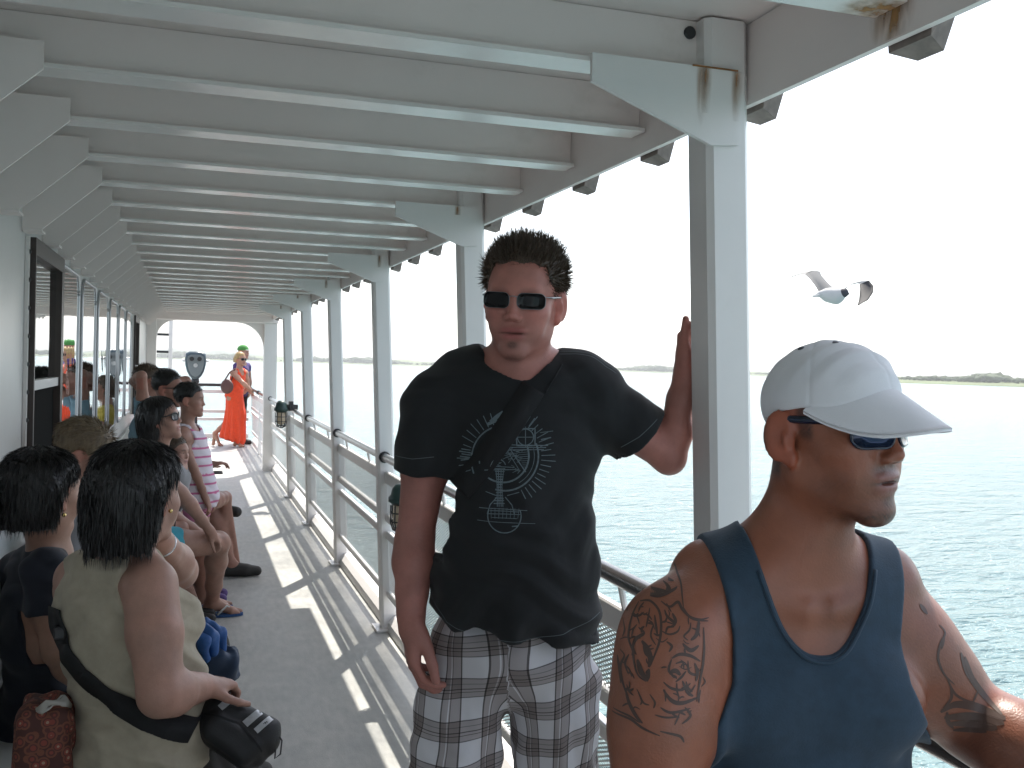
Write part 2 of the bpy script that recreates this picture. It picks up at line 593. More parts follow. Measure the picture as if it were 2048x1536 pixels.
def bay(y0, y1, lab, dark=False, solid=False):
    t = root('railing_bay', (XC(0), (y0 + y1) / 2, 0), lab, 'railing', 'railing bays along the deck edge')
    a, b = y0 + 0.05, y1 - 0.05
    hm = M_handrail_dark if dark else M_steel
    x = XC(1.0) - 0.01
    h = MB().tube([(x, a, 1.0), (x, b, 1.0)], 0.023, 14).build('handrail', hm, t, True)
    autosmooth(h)
    for yy in (a, b):
        MB().lathe((x, yy - 0.012, 1.0), [(0.027, 0), (0.033, 0.003), (0.033, 0.021), (0.027, 0.024)], 16, (0, 1, 0)).build('end_cap', M_dark, h)
    bars = [(0.885, 0.07, 0.022), (0.655, 0.045, 0.03), (0.555, 0.045, 0.03)]
    for z, hh, w in bars:
        x = XC(z)
        MB().box((x - w / 2, a, z - hh / 2), (x + w / 2, b, z + hh / 2), 0.006).build('rail_bar', M_white, t)
    for za, zb in ((0.675, 0.852), (0.235, 0.535)):
        mb = MB()
        mb.add([(XC(za), a, za), (XC(za), b, za), (XC(zb), b, zb), (XC(zb), a, zb)], [(0, 1, 2, 3)])
        o = mb.build('mesh_screen', M_screen, t)
    x = XC(0.215)
    MB().box((x - 0.015, a, 0.195), (x + 0.015, b, 0.232), 0.005).build('rail_bar', M_white, t)
    # small supports between handrail and top bar
    n = 2
    for i in range(n):
        yy = a + (b - a) * (i + 0.5) / n
        mb = MB().tube([(XC(.98) - 0.01, yy, 0.98), (XC(.92), yy, 0.92)], 0.009, 8)
        mb.build('stanchion', M_white, t)
    # rounded coaming at the deck edge
    V = []
    prof = [(-0.055, 0.002), (-0.05, 0.05), (-0.02, 0.085), (0.03, 0.098), (0.09, 0.08), (0.12, 0.04), (0.125, 0.002)]
    mb = MB().prism([(1.165 + p, a, q) for p, q in prof], (0, b - a, 0))
    mb.build('coaming', M_white, t)
    return t


edges = [-0.07] + COL_Y + [13.37, PORTAL_Y]
ys = [-0.07] + COL_Y
for i in range(len(ys) - 1):
    bay(ys[i], ys[i + 1], bay_lab[i], dark=(i <= 1))
bay(COL_Y[-1], PORTAL_Y - 0.03, bay_lab[6])
bay(PORTAL_Y + 0.1, 16.5, bay_lab[7], dark=True)
bay(16.55, STERN_Y, bay_lab[8], dark=True)
post = root('rail_post', (XC(0), 16.52, 0), 'white rail post between the last two railing bays', 'post')
MB().box((XC(0.5) - 0.03, 16.50, 0), (XC(0.5) + 0.03, 16.55, 1.0), 0.006).build('shaft', M_white, post)

# ------------------------------------------------------------------ stern portal
portal = root('stern_portal', (0.3, PORTAL_Y, 0), 'white arched steel portal framing the stern view with rounded corners', 'portal')
MB().box((-0.56, PORTAL_Y - 0.14, 2.035), (1.15, PORTAL_Y + 0.08, 2.253), 0.008).build('header', M_ceil, portal)
MB().box((-0.56, PORTAL_Y - 0.06, 0.0), (-0.425, PORTAL_Y + 0.16, 2.033), 0.008).build('post', M_white, portal)
mb = MB()
P = []
for z in (0.0, 2.033):
    x = 1.075 - 0.01 * z
    P += [(x - 0.085, PORTAL_Y - 0.09, z), (x + 0.085, PORTAL_Y - 0.09, z), (x + 0.085, PORTAL_Y + 0.10, z), (x - 0.085, PORTAL_Y + 0.10, z)]
mb.hexa(P).build('post', M_white, portal)


def corner2(cx, sx, r, ya, yb):
    # concave fillet: centre of the circle at (cx+sx*r, 2.032-r)
    pts = [(cx, 2.032)] + [(cx + sx * (r - r * math.sin(t)), 2.032 - r + r * math.cos(t)) for t in [math.pi / 2 * i / 14 for i in range(15)]]
    return MB().prism([(x, ya, z) for x, z in pts], (0, yb - ya, 0))


corner2(0.972, -1, 0.36, PORTAL_Y + 0.0, PORTAL_Y + 0.10).build('corner_plate', M_white, portal)
corner2(-0.424, 1, 0.24, PORTAL_Y + 0.0, PORTAL_Y + 0.10).build('corner_plate', M_white, portal)

# ------------------------------------------------------------------ cabin wall with windows
cab = root('cabin_wall', (WALL_X, 6.0, 0), 'long white cabin wall on the left with a row of mirrored windows', 'wall')
MB().box((-0.70, -2.5, 0.0), (WALL_X, PORTAL_Y - 0.061, 2.253)).build('wall_panel', mat('cabin_wall_paint', (0.60, 0.595, 0.585), rough=0.30, var=0.06, vscale=3.0, bump=0.3, bscale=7.0, bdist=0.005, dirt=((0.46, 0.42, 0.36), 2.2, 0.62, 0.85)), cab)


def rrect(yc, zc, w, h, r, n=6):
    P = []
    for cx, cz, a0 in ((w / 2 - r, h / 2 - r, 0), (-w / 2 + r, h / 2 - r, 90), (-w / 2 + r, -h / 2 + r, 180), (w / 2 - r, -h / 2 + r, 270)):
        for i in range(n + 1):
            a = rad(a0 + 90 * i / n)
            P.append((yc + cx + r * math.cos(a), zc + cz + r * math.sin(a)))
    return P


def window(yc):
    z0, z1 = 1.00, 1.936
    zc, h = (z0 + z1) / 2, z1 - z0
    P = rrect(yc, zc, 0.78, h, 0.10)
    pane = MB().prism([(WALL_X + 0.001, a, b) for a, b in P][::-1], (0.006, 0, 0))
    loop = [(WALL_X + 0.006, a, b) for a, b in P]
    fr = MB().tube(loop + [loop[0], loop[1]], 0.0085, 8).build('window', M_alu, cab, True, loc=(WALL_X, yc, zc))
    pane.build('pane', M_glass, fr)
    return fr


w0 = window(5.14)
for k in range(1, 6):
    c = w0.copy(); COL.objects.link(c); c.parent = cab
    c.location = Vector(w0.location) + Vector((0, 0.96 * k, 0))
    for ch in w0.children:
        cc = ch.copy(); COL.objects.link(cc); cc.parent = c


def dark_window(ya, yb):
    z0, z1 = 0.95, 1.945
    yc = (ya + yb) / 2
    x0 = WALL_X + 0.001
    mb = MB()
    fw = 0.075
    mb.box((x0, ya, z1 - 0.06), (x0 + 0.03, yb, z1))
    mb.box((x0, ya, z0), (x0 + 0.03, yb, z0 + 0.05))
    mb.box((x0, ya, z0 + 0.05), (x0 + 0.03, ya + 0.02, z1 - 0.06))
    mb.box((x0, yb - fw, z0 + 0.05), (x0 + 0.03, yb, z1 - 0.06))
    fr = mb.build('sliding_window', M_brown, cab, loc=(WALL_X, yc, 1.45))
    MB().box((x0, ya + 0.021, 1.44), (x0 + 0.006, yb - fw - 0.001, z1 - 0.061)).build('pane', M_glass, fr)
    MB().box((x0, ya + 0.021, 1.405), (x0 + 0.022, yb - fw - 0.001, 1.44)).build('meeting_rail', M_alu, fr)
    MB().box((x0, ya + 0.021, z0 + 0.051), (x0 + 0.003, yb - fw - 0.001, 1.404)).build('lower_panel', mat('matt_black', (0.012, 0.012, 0.012), rough=0.95, spec=0.05), fr)
    # bolted jamb strips
    for yj in (ya - 0.035, yb + 0.008):
        j = MB().box((x0, yj, z0), (x0 + 0.012, yj + 0.026, z1)).build('jamb_strip', M_white, fr)
        mb = MB()
        for i in range(10):
            mb.lathe((x0 + 0.012, yj + 0.013, z0 + 0.06 + i * 0.098), [(0.008, 0), (0.008, 0.003), (0.004, 0.006)], 8, (1, 0, 0))
        mb.build('bolt', M_dark, j)


dark_window(3.86, 4.70)
dark_window(10.72, 11.55)

# ------------------------------------------------------------------ bench along the wall
bench = root('bench', (-0.34, 5.5, 0), 'long pale bench fixed along the cabin wall under the windows', 'bench')
M_bench = mat('bench_paint', (0.50, 0.51, 0.47), rough=0.45, var=0.12, vscale=6, bump=0.2, bscale=30)
MB().box((-0.545, 1.2, 0.415), (-0.12, 13.2, 0.450), 0.008).build('seat', M_bench, bench)
MB().box((-0.547, 1.2, 0.55), (-0.520, 13.2, 0.86), 0.006).build('backrest', M_bench, bench)
first = None
for i in range(11):
    y = 1.35 + i * 1.17
    if first is None:
        first = MB().box((-0.545, y - 0.025, 0.001), (-0.16, y + 0.025, 0.413), 0.006).build('leg', M_bench, bench, loc=(-0.3, y, 0.2))
    else:
        c = first.copy(); COL.objects.link(c); c.parent = bench; c.location = Vector(first.location) + Vector((0, 1.17 * i, 0))

# ------------------------------------------------------------------ lanterns


def lantern(p, s, label):
    p = np.array(p, float)
    t = root('deck_lantern', p, label, 'lantern', 'caged deck lanterns')
    L_ = lambda prof: [(r * s, h * s) for r, h in prof]
    MB().lathe(p, L_([(0.012, 0.125), (0.035, 0.12), (0.055, 0.095), (0.062, 0.06), (0.075, 0.045), (0.075, 0.02), (0.06, 0.012), (0.052, 0.0)]), 20).build('hood', M_green, t, True)
    gl = mat('lantern_glass', (0.75, 0.62, 0.45), rough=0.1, spec=0.6)
    MB().lathe(p, L_([(0.046, 0.0), (0.046, -0.07), (0.04, -0.11), (0.02, -0.13)]), 18).build('glass', gl, t, True)
    mb = MB()
    for k in range(8):
        a = 2 * math.pi * k / 8
        e = np.array([math.cos(a), math.sin(a), 0])
        mb.tube([p + s * (e * 0.06 + np.array([0, 0, 0.0])), p + s * (e * 0.06 + np.array([0, 0, -0.10])), p + s * (e * 0.045 + np.array([0, 0, -0.145])), p + s * (e * 0.008 + np.array([0, 0, -0.165]))], 0.0042 * s, 6)
    for z, r in ((-0.045, 0.061), (-0.095, 0.061), (-0.14, 0.047)):
        ring = [p + s * np.array([r * math.cos(a), r * math.sin(a), z]) for a in np.linspace(0, 2 * math.pi, 21)]
        mb.tube(ring, 0.0042 * s, 6, False)
    mb.build('cage', M_dark, t, True)
    x1 = XC(p[2])
    mb = MB()
    mb.box((p[0] + 0.05 * s, p[1] - 0.03 * s, p[2] + 0.03 * s), (x1 + 0.02, p[1] + 0.03 * s, p[2] + 0.085 * s), 0.006)
    mb.box((x1 - 0.075, p[1] - 0.045 * s, p[2] + 0.02 * s), (x1 - 0.03, p[1] + 0.045 * s, p[2] + 0.12 * s), 0.006)
    mb.build('arm', M_dark, t)
    return t


lantern((0.985, 4.74, 0.855), 0.82, 'round green hooded lantern beside the arm of the man in black')
lantern((XC(1.0) - 0.15, 10.75, 0.985), 1.0, 'small dark caged lantern far down the rail near the portal')

# ------------------------------------------------------------------ ladder, viewer, stern rail
lad = root('ladder', at(330, 760, 15.2), 'white ladder with dark rungs inside the stern portal', 'ladder')
p0 = at(330, 760, 15.2)
mb = MB()
xl, xr, yl = p0[0] - 0.20, p0[0] + 0.07, p0[1]
for x in (xl, xr):
    MB().box((x - 0.028, yl - 0.02, 0.0), (x + 0.028, yl + 0.02, 2.9)).build('stile', M_white, lad)
first = None
for i in range(10):
    z = 0.3 + 0.262 * i
    r_ = MB().box((xl + 0.029, yl - 0.03, z - 0.018), (xr - 0.029, yl + 0.03, z + 0.018)).build('rung', M_dark, lad)

vw = at(391, 733, 17.0)
view = root('coin_viewer', (vw[0], vw[1], 0), 'blue grey coin operated binocular viewer on a post at the stern', 'viewer')
M_vface = mat('viewer_face', (0.15, 0.17, 0.175), rough=0.45)
M_vside = mat('viewer_blue', (0.045, 0.07, 0.085), rough=0.25, spec=0.6)
# egg-shaped head, flat face towards the bow
V, F = [], []
prof = [(0.0, 0.26), (0.10, 0.255), (0.165, 0.22), (0.175, 0.12), (0.165, 0.02), (0.14, -0.08), (0.10, -0.16), (0.05, -0.21), (0.0, -0.225)]
ring = [(w_, z_) for w_, z_ in prof] + [(-w_, z_) for w_, z_ in prof[-2:0:-1]]
ring = [(a, b) for a, b in ring]
zc = vw[2]
layers = [(-0.10, 0.80), (-0.09, 0.92), (-0.04, 1.0), (0.06, 1.0), (0.14, 0.8), (0.17, 0.4)]
n = len(ring)
for yy, sc in layers:
    for a, b in ring:
        V.append((vw[0] + a * sc, vw[1] + yy, zc + b * sc))
for i in range(len(layers) - 1):
    for k in range(n):
        k2 = (k + 1) % n
        F.append((i * n + k, i * n + k2, (i + 1) * n + k2, (i + 1) * n + k))
F.append(tuple(range(n - 1, -1, -1))); F.append(tuple((len(layers) - 1) * n + k for k in range(n)))
mb = MB().add(V, F)
hd = mb.build('viewer_head', M_vside, view, True); autosmooth(hd, 50)
P = [(vw[0] + a * 0.78, vw[1] - 0.101, zc + b * 0.78) for a, b in ring]
fp = MB().prism(P, (0, -0.008, 0)).build('face_plate', M_vface, hd)
for sx in (-0.062, 0.062):
    MB().lathe((vw[0] + sx, vw[1] - 0.109, zc + 0.13), [(0.034, 0), (0.038, -0.02), (0.036, -0.045), (0.02, -0.045)], 14, (0, 1, 0)).build('eyepiece', M_rubber, hd)
MB().lathe((vw[0], vw[1] - 0.109, zc + 0.02), [(0.035, 0), (0.035, -0.006)], 14, (0, 1, 0)).build('coin_plate', M_steel, hd)
for sx in (-1, 1):
    MB().tube([(vw[0] + sx * 0.17, vw[1], zc + 0.1), (vw[0] + sx * 0.215, vw[1], zc + 0.1)], 0.025, 10).build('pivot', M_steel, hd)
mb = MB().lathe((vw[0], vw[1], 0), [(0.16, 0.001), (0.16, 0.03), (0.06, 0.06), (0.05, 0.5), (0.045, zc - 0.3), (0.07, zc - 0.26), (0.06, zc - 0.2)], 18)
mb.build('post', M_dark, view, True)

sr = root('stern_rail', (0.0, STERN_Y, 0), 'stern railing across the end of the deck with a dark top rail', 'railing')
MB().tube([(-3.5, STERN_Y, 1.05), (1.05, STERN_Y, 1.05)], 0.028, 10).build('handrail', M_dark, sr, True)
for z, hh in ((0.93, 0.06), (0.57, 0.05), (0.43, 0.05), (0.12, 0.08)):
    MB().box((-3.5, STERN_Y - 0.02, z - hh / 2), (1.05, STERN_Y + 0.02, z + hh / 2)).build('rail_bar', M_white, sr)
for i in range(5):
    x = -3.3 + i * 1.06
    MB().box((x - 0.025, STERN_Y - 0.045, 0), (x + 0.025, STERN_Y - 0.022, 1.03)).build('post', M_white, sr)
# ------------------------------------------------------------------ water and land
WATER_Z = -2.5


def water_material():
    m = bpy.data.materials.new('sea_water')
    m.use_nodes = True
    N, L = m.node_tree.nodes, m.node_tree.links
    b = N['Principled BSDF']
    b.inputs['Base Color'].default_value = (0.14, 0.235, 0.25, 1)
    b.inputs['Roughness'].default_value = 0.13
    b.inputs['IOR'].default_value = 1.33
    tc = N.new('ShaderNodeTexCoord')
    h = None
    for sc, amp, st in ((0.55, 0.60, (1.0, 1.7, 1)), (1.5, 0.33, (1.0, 1.9, 1)), (4.5, 0.13, (1.0, 1.6, 1)), (13.0, 0.045, (1, 1.3, 1))):
        mp = N.new('ShaderNodeMapping'); mp.inputs['Scale'].default_value = st; mp.inputs['Rotation'].default_value = (0, 0, rad(-14))
        L.new(tc.outputs['Object'], mp.inputs['Vector'])
        n = N.new('ShaderNodeTexNoise'); n.inputs['Scale'].default_value = sc; n.inputs['Detail'].default_value = 3; n.inputs['Distortion'].default_value = 0.6
        L.new(mp.outputs[0], n.inputs['Vector'])
        ml = N.new('ShaderNodeMath'); ml.operation = 'MULTIPLY_ADD'; ml.inputs[1].default_value = amp
        L.new(n.outputs[0], ml.inputs[0])
        if h is not None: L.new(h, ml.inputs[2])
        else: ml.inputs[2].default_value = 0
        h = ml.outputs[0]
    bp = N.new('ShaderNodeBump'); bp.inputs['Strength'].default_value = 1.0; bp.inputs['Distance'].default_value = 1.0
    L.new(h, bp.inputs['Height']); L.new(bp.outputs[0], b.inputs['Normal'])
    return m


n = 60
xs = np.linspace(-6000, 6000, n)
V = np.array([(x, y, WATER_Z) for y in xs for x in xs])
F = np.array([(j * n + i, j * n + i + 1, (j + 1) * n + i + 1, (j + 1) * n + i) for j in range(n - 1) for i in range(n - 1)])
tag(mesh_obj('sea', V, F, water_material(), smooth=False), kind='structure')


def vnoise(x, y=0.0, seed=0):
    return sum(math.sin(x * f + ph + seed * 1.7) * math.cos(y * f * 0.8 + ph * 2 + seed) * a for f, ph, a in ((1, 0.3, .5), (2.3, 1.9, .3), (5.1, 4.2, .18), (11.7, 2.2, .1), (23.0, 5.0, .06)))


def pix_az(px): return YAW + math.atan((px - 1024) / FPX)


# shoreline distance and height of the growth as seen along the horizon
KX = [-1200, 300, 600, 800, 1250, 1500, 1640, 1780, 2048, 3600]
KR = [1700, 1600, 1500, 1450, 1500, 1350, 900, 690, 660, 640]
KT = [11, 11, 10.5, 10, 10.0, 8.0, 6.0, 4.5, 6.5, 7]
M_land = mat('marsh_land', (0.11, 0.14, 0.055), rough=0.95, var=0.4, vscale=0.03)
M_scrub = mat('far_scrub', (0.055, 0.075, 0.035), rough=0.95, var=0.5, vscale=0.06)
na, nr = 700, 14
V, F = [], []
az0, az1 = rad(-30), rad(78)
RG = [0, 2, 12, 40, 70, 90, 110, 130, 150, 175, 200, 230, 260, 300]
for i in range(na):
    a = az0 + (az1 - az0) * i / (na - 1)
    px = 1024 + FPX * math.tan(max(-1.2, min(1.2, a - YAW)))
    r0 = float(np.interp(px, KX, KR)) + 12 * vnoise(i * 0.05)
    top = float(np.interp(px, KX, KT))
    for j in range(nr):
        q = RG[j]
        r = r0 + q
        z = -0.4 if j == 0 else 0.5 + 0.012 * q
        if q > 60:
            e = min(1, (q - 60) / 90)
            z += max(0, (top - 4.5) * e * (0.55 + 0.75 * vnoise(i * 0.11, j * 0.4, 2)))
        V.append((r * math.sin(a), r * math.cos(a), WATER_Z + z))
for i in range(na - 1):
    for j in range(nr - 1):
        F.append((i * nr + j, (i + 1) * nr + j, (i + 1) * nr + j + 1, i * nr + j + 1))
tag(mesh_obj('shore', np.array(V), np.array(F), M_land), kind='structure')

# scrub and low trees along the shore: too many to count
rr = random.Random(11)
Vs, Fs = [], []
ico_v, ico_f = [], []
t_ = (1 + 5 ** .5) / 2
for v in [(-1, t_, 0), (1, t_, 0), (-1, -t_, 0), (1, -t_, 0), (0, -1, t_), (0, 1, t_), (0, -1, -t_), (0, 1, -t_), (t_, 0, -1), (t_, 0, 1), (-t_, 0, -1), (-t_, 0, 1)]:
    ico_v.append(np.array(v) / math.sqrt(1 + t_ * t_))
ico_f = [(0, 11, 5), (0, 5, 1), (0, 1, 7), (0, 7, 10), (0, 10, 11), (1, 5, 9), (5, 11, 4), (11, 10, 2), (10, 7, 6), (7, 1, 8), (3, 9, 4), (3, 4, 2), (3, 2, 6), (3, 6, 8), (3, 8, 9), (4, 9, 5), (2, 4, 11), (6, 2, 10), (8, 6, 7), (9, 8, 1)]
ico_v = np.array(ico_v)
for k in range(5200):
    px = rr.uniform(-900, 2900)
    dens = 0.35 + 0.65 * (vnoise(px * 0.013, 0, 5) > -0.05)
    if rr.random() > dens: continue
    a = pix_az(px) if -600 < px < 2600 else az0 + (az1 - az0) * rr.random()
    px = 1024 + FPX * math.tan(max(-1.2, min(1.2, a - YAW)))
    r0 = float(np.interp(px, KX, KR)); top = float(np.interp(px, KX, KT))
    q = rr.uniform(70, 160)
    r = r0 + q
    clump = max(0.25, 0.75 + 0.7 * vnoise(px * 0.02, 0, 9))
    hgt = top * clump * rr.uniform(0.35, 0.75)
    c = np.array([r * math.sin(a), r * math.cos(a), WATER_Z + 1.0 + 0.012 * q + hgt * 0.55])
    wv = hgt * rr.uniform(0.6, 1.3)
    n0 = len(Vs)
    jit = np.array([[rr.uniform(.65, 1.3)] for _ in range(12)])
    Vs += list(c + ico_v * jit * np.array([wv, wv, hgt * 0.6]))
    Fs += [(x + n0, y + n0, z + n0) for x, y, z in ico_f]
scr = mesh_obj('scrub', np.array(Vs), np.array(Fs), M_scrub)
tag(scr, 'low dark green scrub covering the far shoreline', 'scrub', kind='stuff')

# pale far ridge beyond the stern
V, F = [], []
n = 160
for i in range(n):
    px = 60 + 560 * i / (n - 1)
    a = pix_az(px)
    e = math.sin(math.pi * i / (n - 1)) ** 0.5
    h = e * (25 + 9 * vnoise(i * 0.085, 0, 4) + 3 * vnoise(i * 0.5, 0, 8))
    for r, z in ((2700, -1), (2760, h * .6 + 1), (2830, max(1, h)), (3000, -1)):
        V.append((r * math.sin(a), r * math.cos(a), WATER_Z + z))
for i in range(n - 1):
    for j in range(3):
        F.append((i * 4 + j, (i + 1) * 4 + j, (i + 1) * 4 + j + 1, i * 4 + j + 1))
tag(mesh_obj('hills', np.array(V), np.array(F), M_scrub), kind='structure')

# the hazy summer air
mh = bpy.data.materials.new('haze_air')
mh.use_nodes = True
N = mh.node_tree.nodes
N.remove(N['Principled BSDF'])
pv = N.new('ShaderNodeVolumePrincipled')
pv.inputs['Color'].default_value = (0.93, 0.96, 0.98, 1)
pv.inputs['Density'].default_value = 0.0003
pv.inputs['Anisotropy'].default_value = 0.13
mh.node_tree.links.new(pv.outputs[0], N['Material Output'].inputs['Volume'])
tag(MB().box((-3400, -3400, WATER_Z - 1.5), (3400, 3400, 45)).build('haze', mh), kind='stuff')
# ------------------------------------------------------------------ smooth solid modelling (bodies, clothes, hair)
def nz(v):
    v = np.asarray(v, dtype=float)
    return v / (np.linalg.norm(v) + 1e-12)


def facing(phi_deg, pitch=0.0, roll=0.0):
    """frame (columns right, forward, up) of someone turned phi degrees to the picture's right from looking at the camera"""
    fh = nz([CF[0], CF[1], 0]); rh = np.array([fh[1], -fh[0], 0])
    a = rad(phi_deg)
    f = -math.cos(a) * fh + math.sin(a) * rh
    u = np.array([0, 0, 1.0])
    r = np.cross(f, u)
    p = rad(pitch)
    f2 = f * math.cos(p) + u * math.sin(p); u2 = -f * math.sin(p) + u * math.cos(p)
    q = rad(roll)
    r3 = r * math.cos(q) - u2 * math.sin(q); u3 = r * math.sin(q) + u2 * math.cos(q)
    return np.stack([r3, f2, u3], axis=1)


class Fld:
    """ordered list of solids, smoothly united ('u'), subtracted ('s') or intersected ('i')"""

    def __init__(s):
        s.L = []
        s.c = np.zeros(3); s.R = np.eye(3); s.k = 1.0

    def frame(s, c=(0, 0, 0), R=None, k=1.0):
        s.c = np.asarray(c, dtype=float); s.R = np.eye(3) if R is None else R; s.k = k
        return s

    def w(s, p):
        return s.c + s.R @ (np.asarray(p, dtype=float) * s.k)

    def cone(s, a, b, ra, rb=None, k=0.02, op='u'):
        rb = ra if rb is None else rb
        a, b = s.w(a), s.w(b)
        ra *= s.k; rb *= s.k; k *= s.k
        ab = b - a; L2 = float(ab @ ab) + 1e-12

        def ev(P):
            q = P - a
            t = np.clip(q @ ab / L2, 0, 1)
            return np.linalg.norm(q - t[:, None] * ab, axis=1) - (ra + (rb - ra) * t)
        lo = np.minimum(a - ra, b - rb); hi = np.maximum(a + ra, b + rb)
        s.L.append((op, ev, k, lo, hi))
        return s

    def chain(s, pts, rs, k=0.02, op='u'):
        for i in range(len(pts) - 1):
            s.cone(pts[i], pts[i + 1], rs[i], rs[i + 1], k, op)
        return s

    def ell(s, c, r, k=0.02, op='u', R=None):
        c = s.w(c)
        r = np.asarray(r, dtype=float) * s.k
        k *= s.k
        Rm = s.R if R is None else s.R @ R

        def ev(P):
            q = (P - c) @ Rm
            a = q / r
            k0 = np.linalg.norm(a, axis=1)
            k1 = np.linalg.norm(a / r, axis=1) + 1e-9
            return k0 * (k0 - 1) / k1
        e = np.abs(Rm) @ r
        s.L.append((op, ev, k, c - e, c + e))
        return s

    def rbox(s, c, r, rnd=0.01, k=0.02, op='u', R=None):
        c = s.w(c)
        r = np.asarray(r, dtype=float) * s.k
        rnd *= s.k; k *= s.k
        Rm = s.R if R is None else s.R @ R

        def ev(P):
            q = np.abs((P - c) @ Rm) - (r - rnd)
            return np.linalg.norm(np.maximum(q, 0), axis=1) + np.minimum(q.max(axis=1), 0) - rnd
        e = np.abs(Rm) @ r
        s.L.append((op, ev, k, c - e, c + e))
        return s

    def plane(s, p, n, k=0.004, op='i'):
        """keep the side against the normal"""
        p = s.w(p); n = nz(s.R @ np.asarray(n, dtype=float))
        s.L.append((op, lambda P: (P - p) @ n, k * s.k, None, None))
        return s

    def func(s, f, k=0.004, op='i'):
        s.L.append((op, f, k, None, None))
        return s

    @staticmethod
    def comb(op, d, e, k):
        if op == 'u':
            if k <= 0: return np.minimum(d, e)
            h = np.clip(0.5 + 0.5 * (e - d) / k, 0, 1)
            return e * (1 - h) + d * h - k * h * (1 - h)
        if op == 's': e = -e
        if k <= 0: return np.maximum(d, e)
        h = np.clip(0.5 - 0.5 * (e - d) / k, 0, 1)
        return e * (1 - h) + d * h + k * h * (1 - h)

    def ev(s, P, idx=None):
        d = np.full(len(P), 9.0)
        for i, (op, f, k, lo, hi) in enumerate(s.L):
            if idx is not None and not idx[i]: continue
            d = s.comb(op, d, f(P), k if d[0] < 8.9 else 0)
        return d

    def solid(s, h, noise=None, amp=0.0, relax=1):
        us = [x for x in s.L if x[0] == 'u']
        lo = np.min([x[3] for x in us], axis=0) - 3 * h - amp
        hi = np.max([x[4] for x in us], axis=0) + 3 * h + amp
        B = 16
        nb = np.ceil((hi - lo) / (h * B)).astype(int)
        n = nb * B
        D = np.ones(n, dtype=np.float32)
        Cs = np.stack(np.meshgrid(*[np.arange(k) for k in nb], indexing='ij'), -1).reshape(-1, 3)
        Cp = lo + (Cs * B + (B - 1) / 2) * h
        Rb = B * h * 0.87
        pd = np.stack([x[1](Cp) for x in s.L])
        isu = np.array([x[0] == 'u' for x in s.L]); iss = np.array([x[0] == 's' for x in s.L])
        ks = np.array([x[2] for x in s.L])
        dc = s.ev(Cp)
        umin = pd[isu].min(axis=0)
        act = np.abs(dc) < Rb * 1.7 + 0.02 + amp
        off = np.stack(np.meshgrid(*[np.arange(B)] * 3, indexing='ij'), -1).reshape(-1, 3) * h
        for b in np.nonzero(~act & (dc < 0))[0]:
            i, j, k = Cs[b] * B
            D[i:i + B, j:j + B, k:k + B] = -1
        for b in np.nonzero(act)[0]:
            idx = np.where(isu, pd[:, b] < umin[b] + 2.6 * Rb + ks + 0.01, np.where(iss, pd[:, b] < 1.9 * Rb + ks + 0.01, True))
            P = lo + Cs[b] * B * h + off
            d = s.ev(P, idx)
            if noise is not None: d = d + noise(P)
            i, j, k = Cs[b] * B
            D[i:i + B, j:j + B, k:k + B] = d.reshape(B, B, B)
        ins = D < 0
        c8 = [ins[a:n[0] - 1 + a, b:n[1] - 1 + b, c:n[2] - 1 + c] for a in (0, 1) for b in (0, 1) for c in (0, 1)]
        anyi = c8[0].copy(); alli = c8[0].copy()
        for c in c8[1:]:
            anyi |= c; alli &= c
        cells = np.argwhere(anyi & ~alli)
        vals = np.stack([D[cells[:, 0] + a, cells[:, 1] + b, cells[:, 2] + c] for a in (0, 1) for b in (0, 1) for c in (0, 1)], 1).astype(np.float64)
        cp = np.array([(a, b, c) for a in (0, 1) for b in (0, 1) for c in (0, 1)], dtype=float)
        acc = np.zeros((len(cells), 3)); cnt = np.zeros(len(cells))
        for e0 in range(8):
            for bit in (1, 2, 4):
                if e0 & bit: continue
                e1 = e0 | bit
                d0, d1 = vals[:, e0], vals[:, e1]
                m_ = (d0 < 0) != (d1 < 0)
                t = np.where(m_, d0 / np.where(m_, d0 - d1, 1), 0)
                acc += m_[:, None] * (cp[e0] + t[:, None] * (cp[e1] - cp[e0]))
                cnt += m_
        V = lo + (cells + acc / cnt[:, None]) * h
        cid = np.full(n - 1, -1, dtype=np.int32)
        cid[cells[:, 0], cells[:, 1], cells[:, 2]] = np.arange(len(cells))
        Fs = []
        for ax in range(3):
            sl0 = [slice(None)] * 3; sl1 = [slice(None)] * 3
            sl0[ax] = slice(0, -1); sl1[ax] = slice(1, None)
            ch = ins[tuple(sl0)] != ins[tuple(sl1)]
            E = np.argwhere(ch)
            o1, o2 = [(1, 2), (2, 0), (0, 1)][ax]
            E = E[(E[:, o1] > 0) & (E[:, o2] > 0) & (E[:, o1] < n[o1] - 1) & (E[:, o2] < n[o2] - 1)]
            q = []
            for da, db in ((1, 1), (0, 1), (0, 0), (1, 0)):
                c = E.copy(); c[:, o1] -= da; c[:, o2] -= db
                q.append(cid[c[:, 0], c[:, 1], c[:, 2]])
            q = np.stack(q, 1)
            flip = ~ins[E[:, 0], E[:, 1], E[:, 2]]
            q[flip] = q[flip][:, ::-1]
            Fs.append(q)
        Fq = np.concatenate(Fs)
        Fq = Fq[(Fq >= 0).all(axis=1)]
        for _ in range(relax):
            sm = np.zeros_like(V); c = np.zeros(len(V))
            for k in range(4):
                a, b = Fq[:, k], Fq[:, (k + 1) % 4]
                np.add.at(sm, a, V[b]); np.add.at(c, a, 1)
                np.add.at(sm, b, V[a]); np.add.at(c, b, 1)
            V = 0.45 * V + 0.55 * sm / np.maximum(c, 1)[:, None]
        return V, Fq


def vnormals(V, F):
    fn = np.cross(V[F[:, 2]] - V[F[:, 0]], V[F[:, 3]] - V[F[:, 1]])
    N = np.zeros_like(V)
    for k in range(4): np.add.at(N, F[:, k], fn)
    return N / (np.linalg.norm(N, axis=1)[:, None] + 1e-12)


